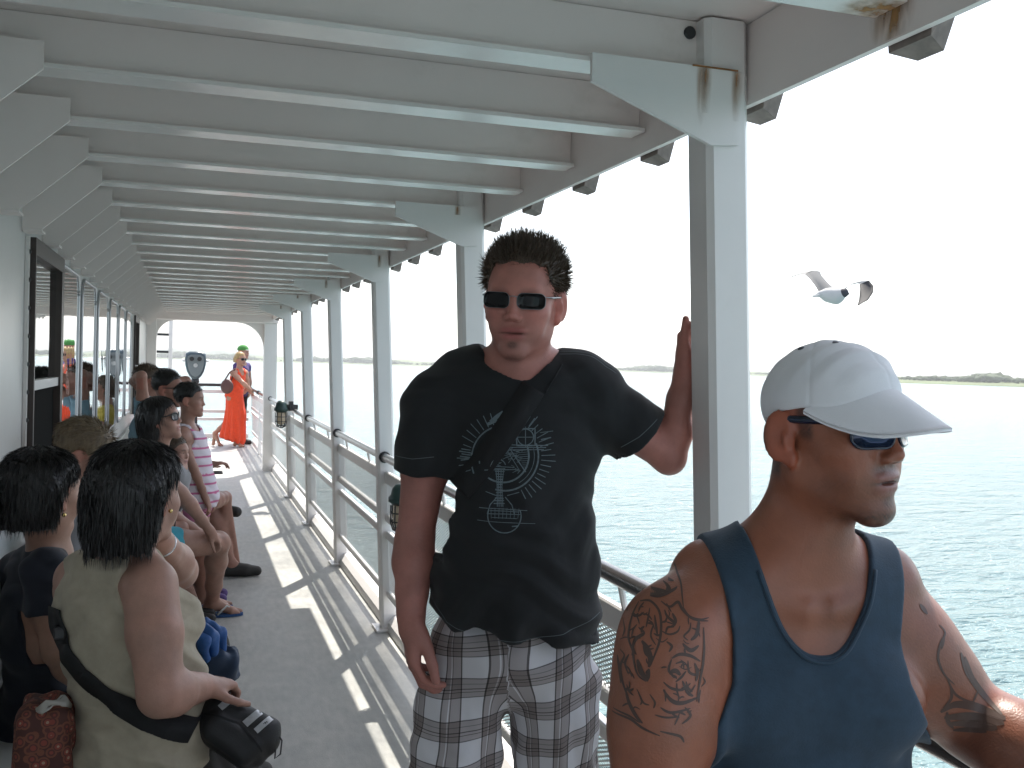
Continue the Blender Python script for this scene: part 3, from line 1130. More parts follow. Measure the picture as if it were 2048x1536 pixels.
def folds(P, comps):
    """sum of warped sine ridges: comps = (direction, wavelength, amplitude, phase)"""
    d = np.zeros(len(P))
    wv = 0.012 * np.sin(P @ np.array([23.0, 17.0, 9.0])) + 0.010 * np.sin(P @ np.array([-13.0, 31.0, 21.0]) + 1.3)
    for n_, wl, am, ph in comps:
        s_ = np.sin((P @ nz(n_) + wv) * 2 * math.pi / wl + ph)
        env = 0.5 + 0.5 * np.sin(P @ np.array([7.0, 5.0, 11.0]) * 1.7 + ph * 2.1)
        d += am * env * (np.abs(s_) ** 1.5 * np.sign(s_))
    return d


def sm01(x, a, b):
    t = np.clip((x - a) / (b - a), 0, 1)
    return t * t * (3 - 2 * t)


# ------------------------------------------------------------------ anatomy


def head_field(F, c, R, k=1.0, female=False, child=False, nose=1.0, jaw=1.0, fat=0.0, neck=None, neck_r=0.056, ear=True, stretch=1.0, cran=1.0):
    """head centred between the ears at eye height; local x right, y forward, z up"""
    F.frame(c, R, k)
    F.ell((0, -0.012 + (1 - cran) * 0.06, 0.035), (0.074, 0.094 * (0.4 + 0.6 * cran), 0.086 * cran), 0.02)
    F.ell((0, 0.025, 0.02), (0.066, 0.072, 0.07), 0.03)                  # forehead mass
    F.ell((0, 0.028, -0.035), (0.060 + fat, 0.062, 0.075), 0.03)           # mid face
    jw = 0.047 * jaw + fat
    for s in (-1, 1):
        F.cone((s * jw, 0.000, -0.062), (s * 0.016, 0.072, -0.104), 0.020, 0.016, 0.03)
        F.ell((s * 0.044, 0.058, -0.026), (0.023, 0.026, 0.020), 0.025)  # cheekbone
        F.ell((s * 0.034, 0.062, -0.058), (0.022, 0.024, 0.024), 0.02)  # cheek
    F.ell((0, 0.079, -0.107), (0.021, 0.016, 0.015), 0.02)
    F.cone((-0.036, 0.076, 0.020), (0.036, 0.076, 0.020), 0.0125, 0.0125, 0.02)   # brow
    F.ell((0, 0.071, -0.068), (0.031, 0.022, 0.024), 0.02)               # mouth mound
    for s in (-1, 1):
        F.ell((s * 0.031, 0.100, 0.0), (0.019, 0.019, 0.012), 0.014, 's')
        F.ell((s * 0.031, 0.0755, 0.0), (0.0125, 0.0125, 0.0125), 0.002)
        F.cone((s * 0.017, 0.083, 0.0065), (s * 0.044, 0.076, 0.0055), 0.0042, 0.0035, 0.004)   # lid
    F.cone((0, 0.083, 0.018), (0, 0.083 + 0.021 * nose, -0.027), 0.0070, 0.0080, 0.013)
    F.ell((0, 0.084 + 0.021 * nose, -0.0315), (0.0100, 0.0110, 0.0090), 0.008)
    for s in (-1, 1):
        F.ell((s * 0.0120, 0.090 + 0.008 * nose, -0.0365), (0.0075, 0.0105, 0.0068), 0.006)
        F.ell((s * 0.0062, 0.096 + 0.009 * nose, -0.0440), (0.0036, 0.0055, 0.0030), 0.002, 's')
    F.ell((0, 0.0915, -0.0612), (0.0285, 0.0080, 0.0062), 0.006)
    F.ell((0, 0.0900, -0.0752), (0.0245, 0.0085, 0.0072), 0.006)
    F.ell((0, 0.101, -0.0680), (0.0300, 0.012, 0.0018), 0.003, 's')
    if ear:
        for s in (-1, 1):
            a = rad(22) * s
            Re = np.array([[math.cos(a), -math.sin(a), 0], [math.sin(a), math.cos(a), 0], [0, 0, 1.0]])
            F.ell((s * 0.0825, -0.013, -0.009), (0.0080, 0.0215, 0.0350), 0.006, R=Re)
            F.ell((s * 0.0765, 0.000, -0.038), (0.0075, 0.010, 0.013), 0.006)
            F.ell((s * 0.0920, -0.007, -0.006), (0.0065, 0.0115, 0.021), 0.004, 's', R=Re)
            F.ell((s * 0.0850, -0.001, -0.014), (0.0055, 0.0045, 0.012), 0.004)
    if neck is not None:
        nl = R.T @ (np.asarray(neck) - np.asarray(c)) / k
        F.cone((0, -0.020, -0.045), nl, neck_r, neck_r * 1.06, 0.035)
        F.cone((0, 0.005, -0.075), nl + np.array([0, 0.012, 0.0]), neck_r * 0.80, neck_r * 0.95, 0.03)
    F.frame()


def skin_col(P, base, heads=(), stub=0.0, lip=(0.28, 0.10, 0.09), redder=0.08, stub_mask=None, brow=0.75):
    base = np.asarray(base, dtype=float)
    C = np.tile(base, (len(P), 1))
    n_ = folds(P, [((1, .3, .2), .11, .5, 0), ((.2, 1, .5), .07, .5, 1), ((.3, .2, 1), .15, .5, 2)])
    C = C * (1 + 0.10 * n_[:, None])
    C[:, 0] *= (1 + redder * 0.5 * n_)
    for c, R, k in heads:
        q = ((P - c) @ R) / k
        x, y, z = q[:, 0], q[:, 1], q[:, 2]
        front = sm01(y, 0.03, 0.07)
        def blob(cx, cz, rx, rz): return np.exp(-(((np.abs(x) - cx) / rx) ** 2 + ((z - cz) / rz) ** 2)) * front
        up = np.exp(-((x / 0.029) ** 4 + ((z + 0.0615) / 0.0062) ** 2)) * sm01(y, 0.068, 0.080)
        lo = np.exp(-((x / 0.025) ** 4 + ((z + 0.0755) / 0.0070) ** 2)) * sm01(y, 0.068, 0.080)
        slit = np.exp(-((x / 0.030) ** 4 + ((z + 0.0680) / 0.0020) ** 2)) * sm01(y, 0.068, 0.080)
        lm = np.clip(up + lo, 0, 1)[:, None]
        C = C * (1 - lm) + np.asarray(lip) * lm
        C = C * (1 - 0.75 * slit[:, None])
        rd = (blob(0.045, -0.03, 0.022, 0.022) * 0.5 + blob(0, -0.03, 0.014, 0.014) * 0.5)[:, None]
        C = C * (1 + rd * np.array([0.10, -0.12, -0.10]))
        ear = (np.abs(x) > 0.072) & (np.abs(z + 0.01) < 0.045) & (np.abs(y + 0.01) < 0.035)
        C[ear] = C[ear] * np.array([1.12, 0.88, 0.85])
        br = np.exp(-(((np.abs(x) - 0.032) / 0.019) ** 4 + ((z - 0.021 - 0.1 * (0.03 - np.abs(np.abs(x) - 0.03))) / 0.0048) ** 2)) * sm01(y, 0.06, 0.075)
        C = C * (1 - brow * br[:, None])
        eye = (np.hypot(np.abs(x) - 0.031, z) < 0.0055) & (y > 0.075)
        C[eye] = (0.02, 0.015, 0.012)
        if stub > 0:
            m_ = sm01(y, 0.02, 0.06) * sm01(-z, 0.05, 0.075)
            if stub_mask is not None: m_ = stub_mask(x, y, z)
            m_ = m_ * (1 - lm[:, 0])
            nn = 0.75 + 0.25 * np.sin(x * 900) * np.sin(z * 1100) * np.sin(y * 800)
            C = C * (1 - stub * m_ * nn)[:, None] + (stub * m_ * nn * 0.35)[:, None] * np.array([0.05, 0.04, 0.035])
    return np.clip(C, 0.004, 1)


def hand_field(F, wrist, d, n, s, k=1.0, curl=(0.25, 0.35, 0.3), spread=0.0, thumb=(0.5, 0.75, 0.35), curls=None, wr=0.026):
    """d towards the fingertips, n out of the palm side, s towards the thumb"""
    F.frame()
    d, n = nz(d), nz(n)
    s = nz(np.asarray(s) - d * np.dot(s, d)); n = nz(np.cross(d, s)) * np.sign(np.dot(np.cross(d, s), n) or 1)
    w = np.asarray(wrist, dtype=float)
    base = [(0.030, 0.086, 0.0088, 0.070), (0.0105, 0.092, 0.0092, 0.078), (-0.0095, 0.087, 0.0088, 0.072), (-0.028, 0.077, 0.0078, 0.056)]
    F.cone(w, w + d * 0.03 * k, wr * 0.92, 0.024 * k, 0.02)
    for i, (o, l, r, fl) in enumerate(base):
        kn = w + (d * l + s * o) * k
        F.cone(w + (d * 0.02 + s * o * 0.55) * k, kn, 0.0150 * k, 0.0108 * k, 0.014)
    F.ell(w + (d * 0.045 + s * 0.022 + n * 0.010) * k, np.array([0.018, 0.018, 0.018]) * k, 0.014)
    for i, (o, l, r, fl) in enumerate(base):
        p = w + (d * l + s * o) * k
        dd = nz(d + s * spread * (o / 0.03))
        cs = curl if curls is None else curls[i]
        for j, (fr, c_) in enumerate(zip((0.46, 0.30, 0.24), cs)):
            a = c_
            nn = nz(n - dd * np.dot(n, dd)) if j == 0 else nz(np.cross(np.cross(dd, n), dd))
            ax = nz(np.cross(dd, nn))
            dd = nz(dd * math.cos(a) + nn * math.sin(a))
            q = p + dd * fl * fr * k
            F.cone(p, q, r * (1.0 - 0.10 * j) * k, r * (0.92 - 0.11 * j) * k, 0.0035)
            p = q
    b = w + (d * 0.022 + s * 0.020 + n * 0.006) * k
    t = nz(d * thumb[0] + s * thumb[1] + n * thumb[2])
    p1 = b + t * 0.042 * k
    t2 = nz(t * 0.8 + d * 0.45)
    p2 = p1 + t2 * 0.034 * k
    p3 = p2 + nz(t2 * 0.8 + d * 0.4) * 0.026 * k
    F.cone(b, p1, 0.0145 * k, 0.0115 * k, 0.010)
    F.cone(p1, p2, 0.0112 * k, 0.0098 * k, 0.003)
    F.cone(p2, p3, 0.0098 * k, 0.0080 * k, 0.003)
    return F


def arm_field(F, sh, el, wr, r=(0.052, 0.043, 0.040, 0.026), k=0.02, delt=0.0):
    """shoulder, elbow, wrist with muscle taper"""
    F.frame()
    sh, el, wr = map(lambda v: np.asarray(v, dtype=float), (sh, el, wr))
    m = sh + (el - sh) * 0.45
    F.chain([sh, m, el], [r[0], (r[0] * 0.52 + r[1] * 0.52), r[1] * 0.92], k)
    f = el + (wr - el) * 0.30
    g = el + (wr - el) * 0.72
    F.chain([el, f, g, wr], [r[1] * 0.94, r[2] * 1.06, r[3] * 1.15, r[3]], k)
    if delt: F.ell(sh + (el - sh) * 0.18, np.array([delt, delt, delt * 1.25]), 0.03)
    return F


def leg_field(F, hip, kn, an, r=(0.085, 0.058, 0.055, 0.036), k=0.03):
    F.frame()
    hip, kn, an = map(lambda v: np.asarray(v, dtype=float), (hip, kn, an))
    F.chain([hip, hip + (kn - hip) * .5, kn], [r[0], (r[0] + r[1]) * .52, r[1]], k)
    F.chain([kn, kn + (an - kn) * .3, kn + (an - kn) * .7, an], [r[1] * .95, r[2] * 1.05, r[3] * 1.22, r[3]], k)
    return F


def foot_field(F, an, d, k=1.0):
    """ankle, toe direction (horizontal)"""
    F.frame()
    an = np.asarray(an, dtype=float); d = nz(d)
    z = np.array([0, 0, 1.0])
    heel = an - d * 0.035 - z * (an[2] - 0.034)
    ball = an + d * 0.115 - z * (an[2] - 0.028)
    toe = an + d * 0.165 - z * (an[2] - 0.020)
    F.cone(an, heel, 0.034 * k, 0.032 * k, 0.03)
    F.cone(an, ball, 0.036 * k, 0.027 * k, 0.03)
    s = np.cross(d, z)
    F.cone(ball - s * 0.018, toe - s * 0.022, 0.025 * k, 0.016 * k, 0.015)
    F.cone(ball + s * 0.018, toe + s * 0.018 - d * 0.015, 0.025 * k, 0.014 * k, 0.015)
    return F


def torso_field(F, pel, che, R, w=1.0, dpt=1.0, belly=0.0, bust=0.0, sh_w=0.165, k=0.05, infl=0.0, hipw=0.150):
    """pelvis centre, chest centre, frame of the chest"""
    pel = np.asarray(pel, dtype=float); che = np.asarray(che, dtype=float)
    up = nz(che - pel)
    r = nz(R[:, 0] - up * np.dot(R[:, 0], up)); f = np.cross(up, r)
    Rt = np.stack([r, f, up], axis=1)
    L = np.linalg.norm(che - pel)
    e = infl
    F.frame(pel, Rt)
    F.ell((0, -0.005, 0.0), (hipw * w + e, 0.108 * dpt + e, 0.125 + e), k)
    F.ell((0, 0.012 + belly * 0.5, L * 0.42), (0.132 * w + belly * .6 + e, 0.098 * dpt + belly * .7 + e, 0.16 + e), k)
    F.ell((0, -0.004, L), (0.150 * w + e, 0.107 * dpt + e, 0.165 + e), k)
    F.ell((0, -0.018, L + 0.095), (0.135 * w + e, 0.078 * dpt + e, 0.075 + e), k)
    F.cone((-sh_w * 0.85, -0.012, L + 0.135), (sh_w * 0.85, -0.012, L + 0.135), 0.050 + e, 0.050 + e, k)
    if bust:
        for s in (-1, 1):
            F.ell((s * 0.075, 0.085 * dpt, L + 0.005), (0.062 + e, 0.05 + bust + e, 0.062 + e), 0.03)
    F.frame()
    return Rt


# ------------------------------------------------------------------ hair strands


def strand_mesh(roots, dirs, lens, width, seg=4, curl=None, grav=0.0, jit=0.3, rng=RNG):
    """tapered ribbons growing from the roots"""
    n = len(roots)
    d = dirs + rng.normal(0, jit, (n, 3)) * 0.5
    d /= np.linalg.norm(d, axis=1)[:, None]
    side = np.cross(d, rng.normal(0, 1, (n, 3)))
    side /= np.linalg.norm(side, axis=1)[:, None] + 1e-9
    P = roots.copy()
    Vs = []
    bend = rng.normal(0, 0.12, (n, 3))
    for i in range(seg + 1):
        w = width * (1 - (i / seg) ** 1.5 * 0.9)
        Vs.append(P - side * w); Vs.append(P + side * w)
        d = d + bend / seg + np.array([0, 0, -grav / seg])
        if curl is not None: d = d + curl(P) / seg
        d /= np.linalg.norm(d, axis=1)[:, None]
        P = P + d * (lens[:, None] / seg)
    V = np.stack(Vs, 1).reshape(-1, 3)
    m = 2 * (seg + 1)
    F = []
    b = np.arange(n) * m
    for i in range(seg):
        F.append(np.stack([b + 2 * i, b + 2 * i + 1, b + 2 * i + 3, b + 2 * i + 2], 1))
    return V, np.concatenate(F)


def join(parts):
    V, F, n = [], [], 0
    for v, f in parts:
        V.append(v); F.append(f + n); n += len(v)
    return np.concatenate(V), np.concatenate(F)


def hair_mat(name, base, rough=0.42, var=0.45):
    return mat(name, base, rough=rough, spec=0.45, var=var, vscale=90, stretch=(1, 1, 0.25), bump=0.6, bscale=220, bdist=0.003)


# ------------------------------------------------------------------ ribbons lying on a surface (prints, tattoos, straps)


class Drape:
    def __init__(s, V, F):
        s.t = BVHTree.FromPolygons([Vector(v) for v in V], [tuple(int(i) for i in f) for f in F])

    def hit(s, o, d):
        loc, nrm, i, dist = s.t.ray_cast(Vector(o), Vector(d))
        if loc is None: return None, None
        return np.array(loc), np.array(nrm)

    def near(s, p):
        loc, nrm, i, dist = s.t.find_nearest(Vector(p))
        return np.array(loc), np.array(nrm)


def px_ray(x, y):
    d = CF + CR * ((x - IW / 2) / FPX) - CU * ((y - IH / 2) / FPX)
    return CAM_POS, nz(d)


def draped_line(dr, P3, dirv, w, lift, V, F, taper=0.0, step=0.004):
    """a ribbon of width w along the 3-d polyline P3 pushed along dirv onto the surface"""
    P3 = [np.asarray(p, dtype=float) for p in P3]
    pts = [P3[0]]
    for a, b in zip(P3[:-1], P3[1:]):
        m = max(1, int(np.linalg.norm(b - a) / step))
        for i in range(1, m + 1): pts.append(a + (b - a) * i / m)
    if len(pts) < 2: return
    last = None
    n = len(pts)
    for i, p in enumerate(pts):
        t = pts[min(i + 1, n - 1)] - pts[max(i - 1, 0)]
        sd = np.cross(t, dirv)
        l = np.linalg.norm(sd)
        if l < 1e-9: continue
        sd /= l
        ww = w * (1 - taper * abs(2 * i / (n - 1) - 1) ** 2) * 0.5
        q = []
        for sg in (-1, 1):
            h, nm = dr.hit(p + sd * sg * ww - dirv * 0.25, dirv)
            if h is None or np.dot(nm, dirv) > -0.08:
                q = None; break
            q.append(h + nm * lift)
        if q is None:
            last = None; continue
        if last is not None and np.linalg.norm(q[0] - V[last]) > 0.03: last = None
        k = len(V)
        V += q
        if last is not None: F.append((last, last + 1, k + 1, k))
        last = k
# ------------------------------------------------------------------ people: shared materials
M_skin = mat('skin', rough=0.46, spec=0.4, attr=True, var=0.13, vscale=34, bump=0.4, bscale=330, bdist=0.0011)
M_skin_tan = mat('skin_oiled', rough=0.36, spec=0.5, attr=True, var=0.13, vscale=34, bump=0.45, bscale=330, bdist=0.0011)
M_lens = mat('dark_lens', (0.006, 0.006, 0.007), rough=0.12, spec=0.28)
M_chrome = mat('silver_wire', (0.62, 0.62, 0.63), rough=0.2, metal=1.0)
M_blackcloth = mat('black_cotton', (0.0065, 0.0075, 0.0088), rough=0.85, sheen=0.08, var=0.15, vscale=30, bump=0.35, bscale=500, bdist=0.0008)
M_strapweb = mat('black_webbing', (0.006, 0.006, 0.007), rough=0.8, bump=0.5, bscale=350, bdist=0.001)
M_hair_brown = hair_mat('brown_hair', (0.085, 0.060, 0.042))
M_hair_black = hair_mat("black_hair", (0.0075, 0.0062, 0.006), rough=0.36)
SKIN_PALE = np.array([0.43, 0.182, 0.145])
SKIN_TAN = np.array([0.275, 0.098, 0.055])
SKIN_MID = np.array([0.36, 0.20, 0.15])


def sunglasses(parent, c, R, k=1.0, x0=0.009, x1=0.064, zt=0.013, zb=-0.019, yb=0.101, curv=3.4, m_frame=None, m_lens=None, r=0.010, tilt=0.0, wrap=False, temple_z=0.009, temple_r=0.0022, thick=0.0014, tw=1.0):
    m_frame = m_frame or M_chrome; m_lens = m_lens or M_lens
    W_ = lambda p: np.asarray(c) + R @ (np.asarray(p) * k)

    def yy(x): return yb - curv * x * x
    fr = MB()
    outl = []
    for s in (-1, 1):
        P = [(s * a if s > 0 else -a, b) for a, b in rrect((x0 + x1) / 2, (zt + zb) / 2, x1 - x0, zt - zb, r, 5)]
        P = [(s * abs(a), b + tilt * abs(a)) for a, b in P]
        outl.append((s, P))
        loop = [W_((a, yy(a), b)) for a, b in P]
        fr.tube(loop + [loop[0], loop[1]], thick * k, 6)
    fr.tube([W_((-x0, yy(x0) + 0.001, zt * .5)), W_((0, yy(0) + 0.004, zt * .62)), W_((x0, yy(x0) + 0.001, zt * .5))], thick * 1.1 * k, 6)
    for s in (-1, 1):
        fr.tube([W_((s * x1, yy(x1), zt * .6)), W_((s * 0.0755 * tw, yy(x1) - 0.028, temple_z)), W_((s * 0.0815 * tw, 0.0, temple_z)), W_((s * 0.082 * tw, -0.018, temple_z - 0.006)), W_((s * 0.080 * tw, -0.030, temple_z - 0.026))], [thick * k, temple_r * k, temple_r * k, temple_r * k, temple_r * .8 * k], 8)
    o = fr.build('sunglasses', m_frame, parent, True)
    for s, P in outl:
        n = len(P)
        cx = (x0 + x1) / 2 * s; cz = (zt + zb) / 2
        V = []
        for off in (0.0008, -0.0008):
            V.append(W_((cx, yy(cx) + off, cz + tilt * abs(cx))))
            for q in (0.5, 1.0):
                V += [W_((cx + (a - cx) * q, yy(cx + (a - cx) * q) + off, cz + (b - cz) * q)) for a, b in P]
        F_ = []
        m_ = 1 + 2 * n
        for L_ in (0, m_):
            for i in range(n):
                j = (i + 1) % n
                F_.append((L_, L_ + 1 + i, L_ + 1 + j))
                F_.append((L_ + 1 + i, L_ + 1 + n + i, L_ + 1 + n + j, L_ + 1 + j))
        for i in range(n):
            j = (i + 1) % n
            F_.append((1 + n + i, 1 + n + j, m_ + 1 + n + j, m_ + 1 + n + i))
        mesh_obj('lens', np.array(V), F_, m_lens, o, True)
    return o


def short_hair(parent, c, R, k, m, shell_c=(0, -0.015, 0.048), shell_r=(0.084, 0.101, 0.088), line=None, n=6000, length=(0.014, 0.026), width=0.0009, up=0.5, h=0.004, name='hair', back=0.0, jit=0.35, grav=0.0, fwd=0.0, square=False, lay=0.0):
    line = line or ([-.12, -.06, -.03, -.012, .012, .030, .042, .055, .09], [-.065, -.06, -.035, .022, .024, -.008, .004, .055, .076])
    F = Fld().frame(c, R, k)
    F.ell(shell_c, shell_r, 0.01)
    lx = np.array(line[0]); lz = np.array(line[1])
    c = np.asarray(c)

    def hline(q):
        z = np.interp(q[:, 1], lx, lz)
        if square:
            z2 = 0.0755 - 0.078 * sm01(np.abs(q[:, 0]), 0.057, 0.070) + 0.004 * np.sin(q[:, 0] * 160)
            z = np.where(q[:, 1] > 0.028, np.maximum(z2, np.interp(q[:, 1], [.03, .06], [-.012, 0.0])), z)
        return z

    def cut(P):
        q = (P - c) @ R / k
        return (hline(q) - q[:, 2]) * 0.5 * k
    F.frame().func(cut, 0.006)
    V, Fq = F.solid(h)
    N = vnormals(V, Fq)
    q = (V - c) @ R / k
    ok = np.nonzero((q[:, 2] > hline(q) - 0.002) & (((N @ R)[:, 2] > -0.75) | (q[:, 1] < 0)))[0]
    idx = RNG.choice(ok, n)
    roots = V[idx] + RNG.normal(0, 0.0025, (n, 3)) - N[idx] * 0.002
    qq = q[idx]
    topness = sm01(qq[:, 2], 0.04, 0.11)[:, None]
    d = N[idx] * (0.55 + 0.5 * topness) + R[:, 2] * up * (0.2 + topness) - R[:, 1] * (back * 1.0) + R[:, 1] * fwd * topness - R[:, 2] * 0.25 * (1 - topness)
    if lay:
        tg = -R[:, 1] * 0.6 - R[:, 2] * 0.8
        tg = tg - N[idx] * (N[idx] @ tg)[:, None]
        d = d * (1 - lay) + (tg + N[idx] * 0.12) * lay
    ln = RNG.uniform(length[0], length[1], n) * (0.75 + 0.45 * topness[:, 0]) * k
    sv, sf = strand_mesh(roots, d / np.linalg.norm(d, axis=1)[:, None], ln, width * k, 3, jit=jit, grav=grav)
    V2, F2 = join([(V, Fq), (sv, sf)])
    return mesh_obj(name, V2, F2, m, parent, True)


# ------------------------------------------------------------------ the man in the black t-shirt
D0 = 2.08
pm = at(1040, 732, D0); pm[2] = 0
man = root('person', pm, 'standing man in black printed t-shirt, plaid shorts and silver framed sunglasses holding a column', 'person')
HC = at(1047, 600, 2.05)
HK = 0.94
HR = facing(-13, pitch=-5, roll=-2.0)
TR = facing(-4)
neck = at(1038, 735, 2.10)
chest = at(1040, 850, D0 + 0.02)
pelv = at(1025, 1290, D0 + 0.01)
shr, elr, wrr = at(868, 815, D0 + .01), at(829, 1082, D0 + 0.01), at(822, 1225, D0 - 0.05)
shl, ell_, wrl = at(1186, 800, D0 + .02), at(1338, 915, D0 + 0.06), at(1372, 752, D0 + 0.065)
B = Fld()
head_field(B, HC, HR, HK, fat=0.0, jaw=0.88, neck=neck, neck_r=0.057)
B.frame()
B.cone(neck - np.array([0, 0, 0.02]), chest, 0.066, 0.10, 0.04)
B.cone(neck + np.array([0, 0, -.03]), shr, 0.048, 0.050, 0.04)
B.cone(neck + np.array([0, 0, -.03]), shl, 0.048, 0.050, 0.04)
torso_field(B, pelv, chest + np.array([0, 0, -.038]), TR, sh_w=0.15, hipw=0.135)
arm_field(B, shr, elr, wrr, (0.051, 0.041, 0.039, 0.0265))
arm_field(B, shl, ell_, wrl, (0.050, 0.036, 0.034, 0.0240))
d_ = nz(at(826, 1330, D0 - .06) - wrr)
hand_field(B, wrr, d_, nz(CR * 1.0 + CF * 0.45), nz(-CF + CR * .25), 1.12, curls=[(0.45, 0.6, 0.4), (0.40, 0.6, 0.4), (0.45, 0.65, 0.4), (0.5, 0.7, 0.4)], thumb=(0.85, 0.35, 0.35))
hand_field(B, wrl, nz(at(1381, 655, D0 + .09) - wrl), nz(-CF * 0.6 + CR * 0.8), nz(-CR * .25 + CU * .5 - CF * 0.2), 0.95, curls=[(0.8, 1.0, 0.6)] * 4, thumb=(0.95, 0.25, 0.1))
hipr, hipl = pelv + TR[:, 0] * 0.09 + (0, 0, -.06), pelv - TR[:, 0] * 0.09 + (0, 0, -.06)
zk, za = 0.50, 0.085
knr = np.array([*(at(908, 900, D0 - 0.05)[:2]), zk]); knl = np.array([*(at(1134, 900, D0 + 0.05)[:2]), zk])
anr = np.array([*(at(905, 900, D0 - 0.02)[:2]), za]); anl = np.array([*(at(1135, 900, D0 + 0.12)[:2]), za])
leg_field(B, hipr, knr, anr, (0.070, 0.056, 0.055, 0.036)); leg_field(B, hipl, knl, anl, (0.070, 0.056, 0.055, 0.036))
foot_field(B, anr, TR[:, 1] * .9 + TR[:, 0] * .3); foot_field(B, anl, TR[:, 1] * .9 - TR[:, 0] * .4)
V, Fq = B.solid(0.0031)


def goatee(x, y, z):
    return np.clip(1.25 * np.exp(-((x / .010) ** 2 + ((z + .0925) / .0075) ** 2)) + 0.75 * np.exp(-((x / .020) ** 2 + ((z + .121) / .010) ** 2)) + 0.22 * sm01(-z, .055, .085), 0, 1) * sm01(y, .03, .06)


mesh_obj('body', V, Fq, M_skin, man, True, skin_col(V, SKIN_PALE, [(HC, HR, HK)], brow=0.25, stub=0.8, lip=(0.36, 0.11, 0.10), stub_mask=goatee))
short_hair(man, HC, HR, HK, M_hair_brown, shell_c=(0, -0.018, 0.052), shell_r=(0.088, 0.102, 0.082), n=9000, length=(0.012, 0.028), width=0.0010, up=1.0, jit=0.22, square=True)
sunglasses(man, HC, HR, HK, x0=0.0085, x1=0.0665, zt=0.0168, zb=-0.0158, r=0.012, thick=0.0009, curv=3.0, m_frame=mat('gunmetal_wire', (0.30, 0.30, 0.31), rough=0.3, metal=1.0))

# t-shirt
T = Fld()
torso_field(T, pelv + np.array([0, 0, .02]), chest + np.array([0, 0, -.038]), TR, w=1.06, dpt=1.06, sh_w=0.15, infl=0.012, k=0.06, belly=0.012)
T.cone(neck + np.array([0, 0, -.035]), shr, 0.058, 0.062, 0.05)
T.cone(neck + np.array([0, 0, -.035]), shl, 0.058, 0.062, 0.05)
ser = shr + (elr - shr) * 0.50
sel = shl + (ell_ - shl) * 0.62
T.cone(shr, ser, 0.064, 0.068, 0.035)
T.cone(shl, sel, 0.064, 0.074, 0.035)
hem = at(1025, 1210, D0)
T.frame(pelv, TR)
T.ell((0.004, 0.0, 0.075), (0.170, 0.135, 0.15), 0.06)
T.ell((0.006, 0.0, 0.24), (0.158, 0.125, 0.20), 0.06)
T.frame()
T.plane(at(1025, 1245, D0), nz(np.array([0, 0, -1.0]) + 0.16 * TR[:, 0]), 0.004)
# hem and sleeve openings, neckline
T.ell(at(1025, 1262, D0 + 0.01), (0.168, 0.125, 0.035), 0.004, 's', R=TR)
ur = nz(elr - shr); ul = nz(ell_ - shl)
T.cone(ser - ur * 0.02, ser + ur * .10, 0.058, 0.064, 0.003, 's')
T.cone(sel - ul * 0.03, sel + ul * .10, 0.063, 0.070, 0.003, 's')
T.cone(neck + np.array([0, 0, .06]) + TR[:, 1] * 0.01, neck + np.array([0, 0, .020]) + TR[:, 1] * 0.030, 0.088, 0.070, 0.006, 's')


def endcut(F, p, u, r=0.11):
    """flat end of a sleeve at p with direction u"""
    def f(P):
        q = P - p
        a = q @ u
        rr_ = np.linalg.norm(q - a[:, None] * u, axis=1)
        return np.maximum(np.maximum(-a, rr_ - r), a - 0.16)
    F.L.append(('s', f, 0.003, None, None))


endcut(T, ser, nz(ur + np.array([0, 0, 0.0])))
endcut(T, sel, nz(ul + np.array([0, 0, -0.15])))


def shirt_noise(P):
    lo = sm01(-(P[:, 2]), -1.35, -1.0)
    return folds(P, [((0.35, 0.1, 1.0), 0.060, 0.0042, 0.4), ((-0.8, 0.2, 0.7), 0.085, 0.0045, 1.9), ((1, 0, 0.25), 0.10, 0.0045, 2.2)]) * (0.5 + 0.9 * lo)


tv, tf = T.solid(0.0042, shirt_noise, 0.006)
shirt = mesh_obj('t_shirt', tv, tf, M_blackcloth, man, True)
drs = Drape(tv, tf)

# print on the chest: a ring with rays, plan drawings and a round vessel below
M_print = mat('pale_screen_print', (0.115, 0.150, 0.168), rough=0.8, var=0.35, vscale=120)
PV, PF = [], []
fw = -TR[:, 1]
o_pr = at(1015, 915, D0 - 0.02)
pu, pvv = CR - TR[:, 1] * np.dot(CR, TR[:, 1]), CU - TR[:, 1] * np.dot(CU, TR[:, 1])
SC = D0 / FPX * 0.95


def pp(x, y):  # print plan: photo-like units about (1015, 915)
    return o_pr + pu * ((x - 1015) * SC) - pvv * ((y - 915) * SC)


def pline(pts, w=1.6):
    draped_line(drs, [pp(*p) for p in pts], fw, w * SC, 0.0011, PV, PF)


def parc(cx, cy, r, a0, a1, w=1.6, ry=None):
    ry = ry or r
    m = max(6, int(abs(a1 - a0) / 6))
    pline([(cx + r * math.cos(rad(a0 + (a1 - a0) * i / m)), cy - ry * math.sin(rad(a0 + (a1 - a0) * i / m))) for i in range(m + 1)], w)


rp = random.Random(5)
parc(1015, 912, 68, 112, 205, 3.0); parc(1016, 912, 52, 120, 190, 2.6)
parc(1015, 905, 68, -105, 22, 3.2); parc(1012, 905, 52, -130, 22, 3.4)
parc(1015, 905, 60, -60, 15, 1.2)
for a in list(range(108, 200, 9)):
    l = rp.uniform(18, 28)
    pline([(1015 + 72 * math.cos(rad(a)), 912 - 72 * math.sin(rad(a))), (1015 + (72 + l) * math.cos(rad(a)), 912 - (72 + l) * math.sin(rad(a)))], 1.7)
for a in list(range(-62, 72, 7)):
    l = rp.uniform(18, 30)
    pline([(1015 + 74 * math.cos(rad(a)), 905 - 74 * math.sin(rad(a))), (1015 + (74 + l) * math.cos(rad(a)), 905 - (74 + l) * math.sin(rad(a)))], 1.6)
pline([(986, 838), (1000, 826), (1012, 818)], 8); pline([(980, 842), (1000, 834)], 6)
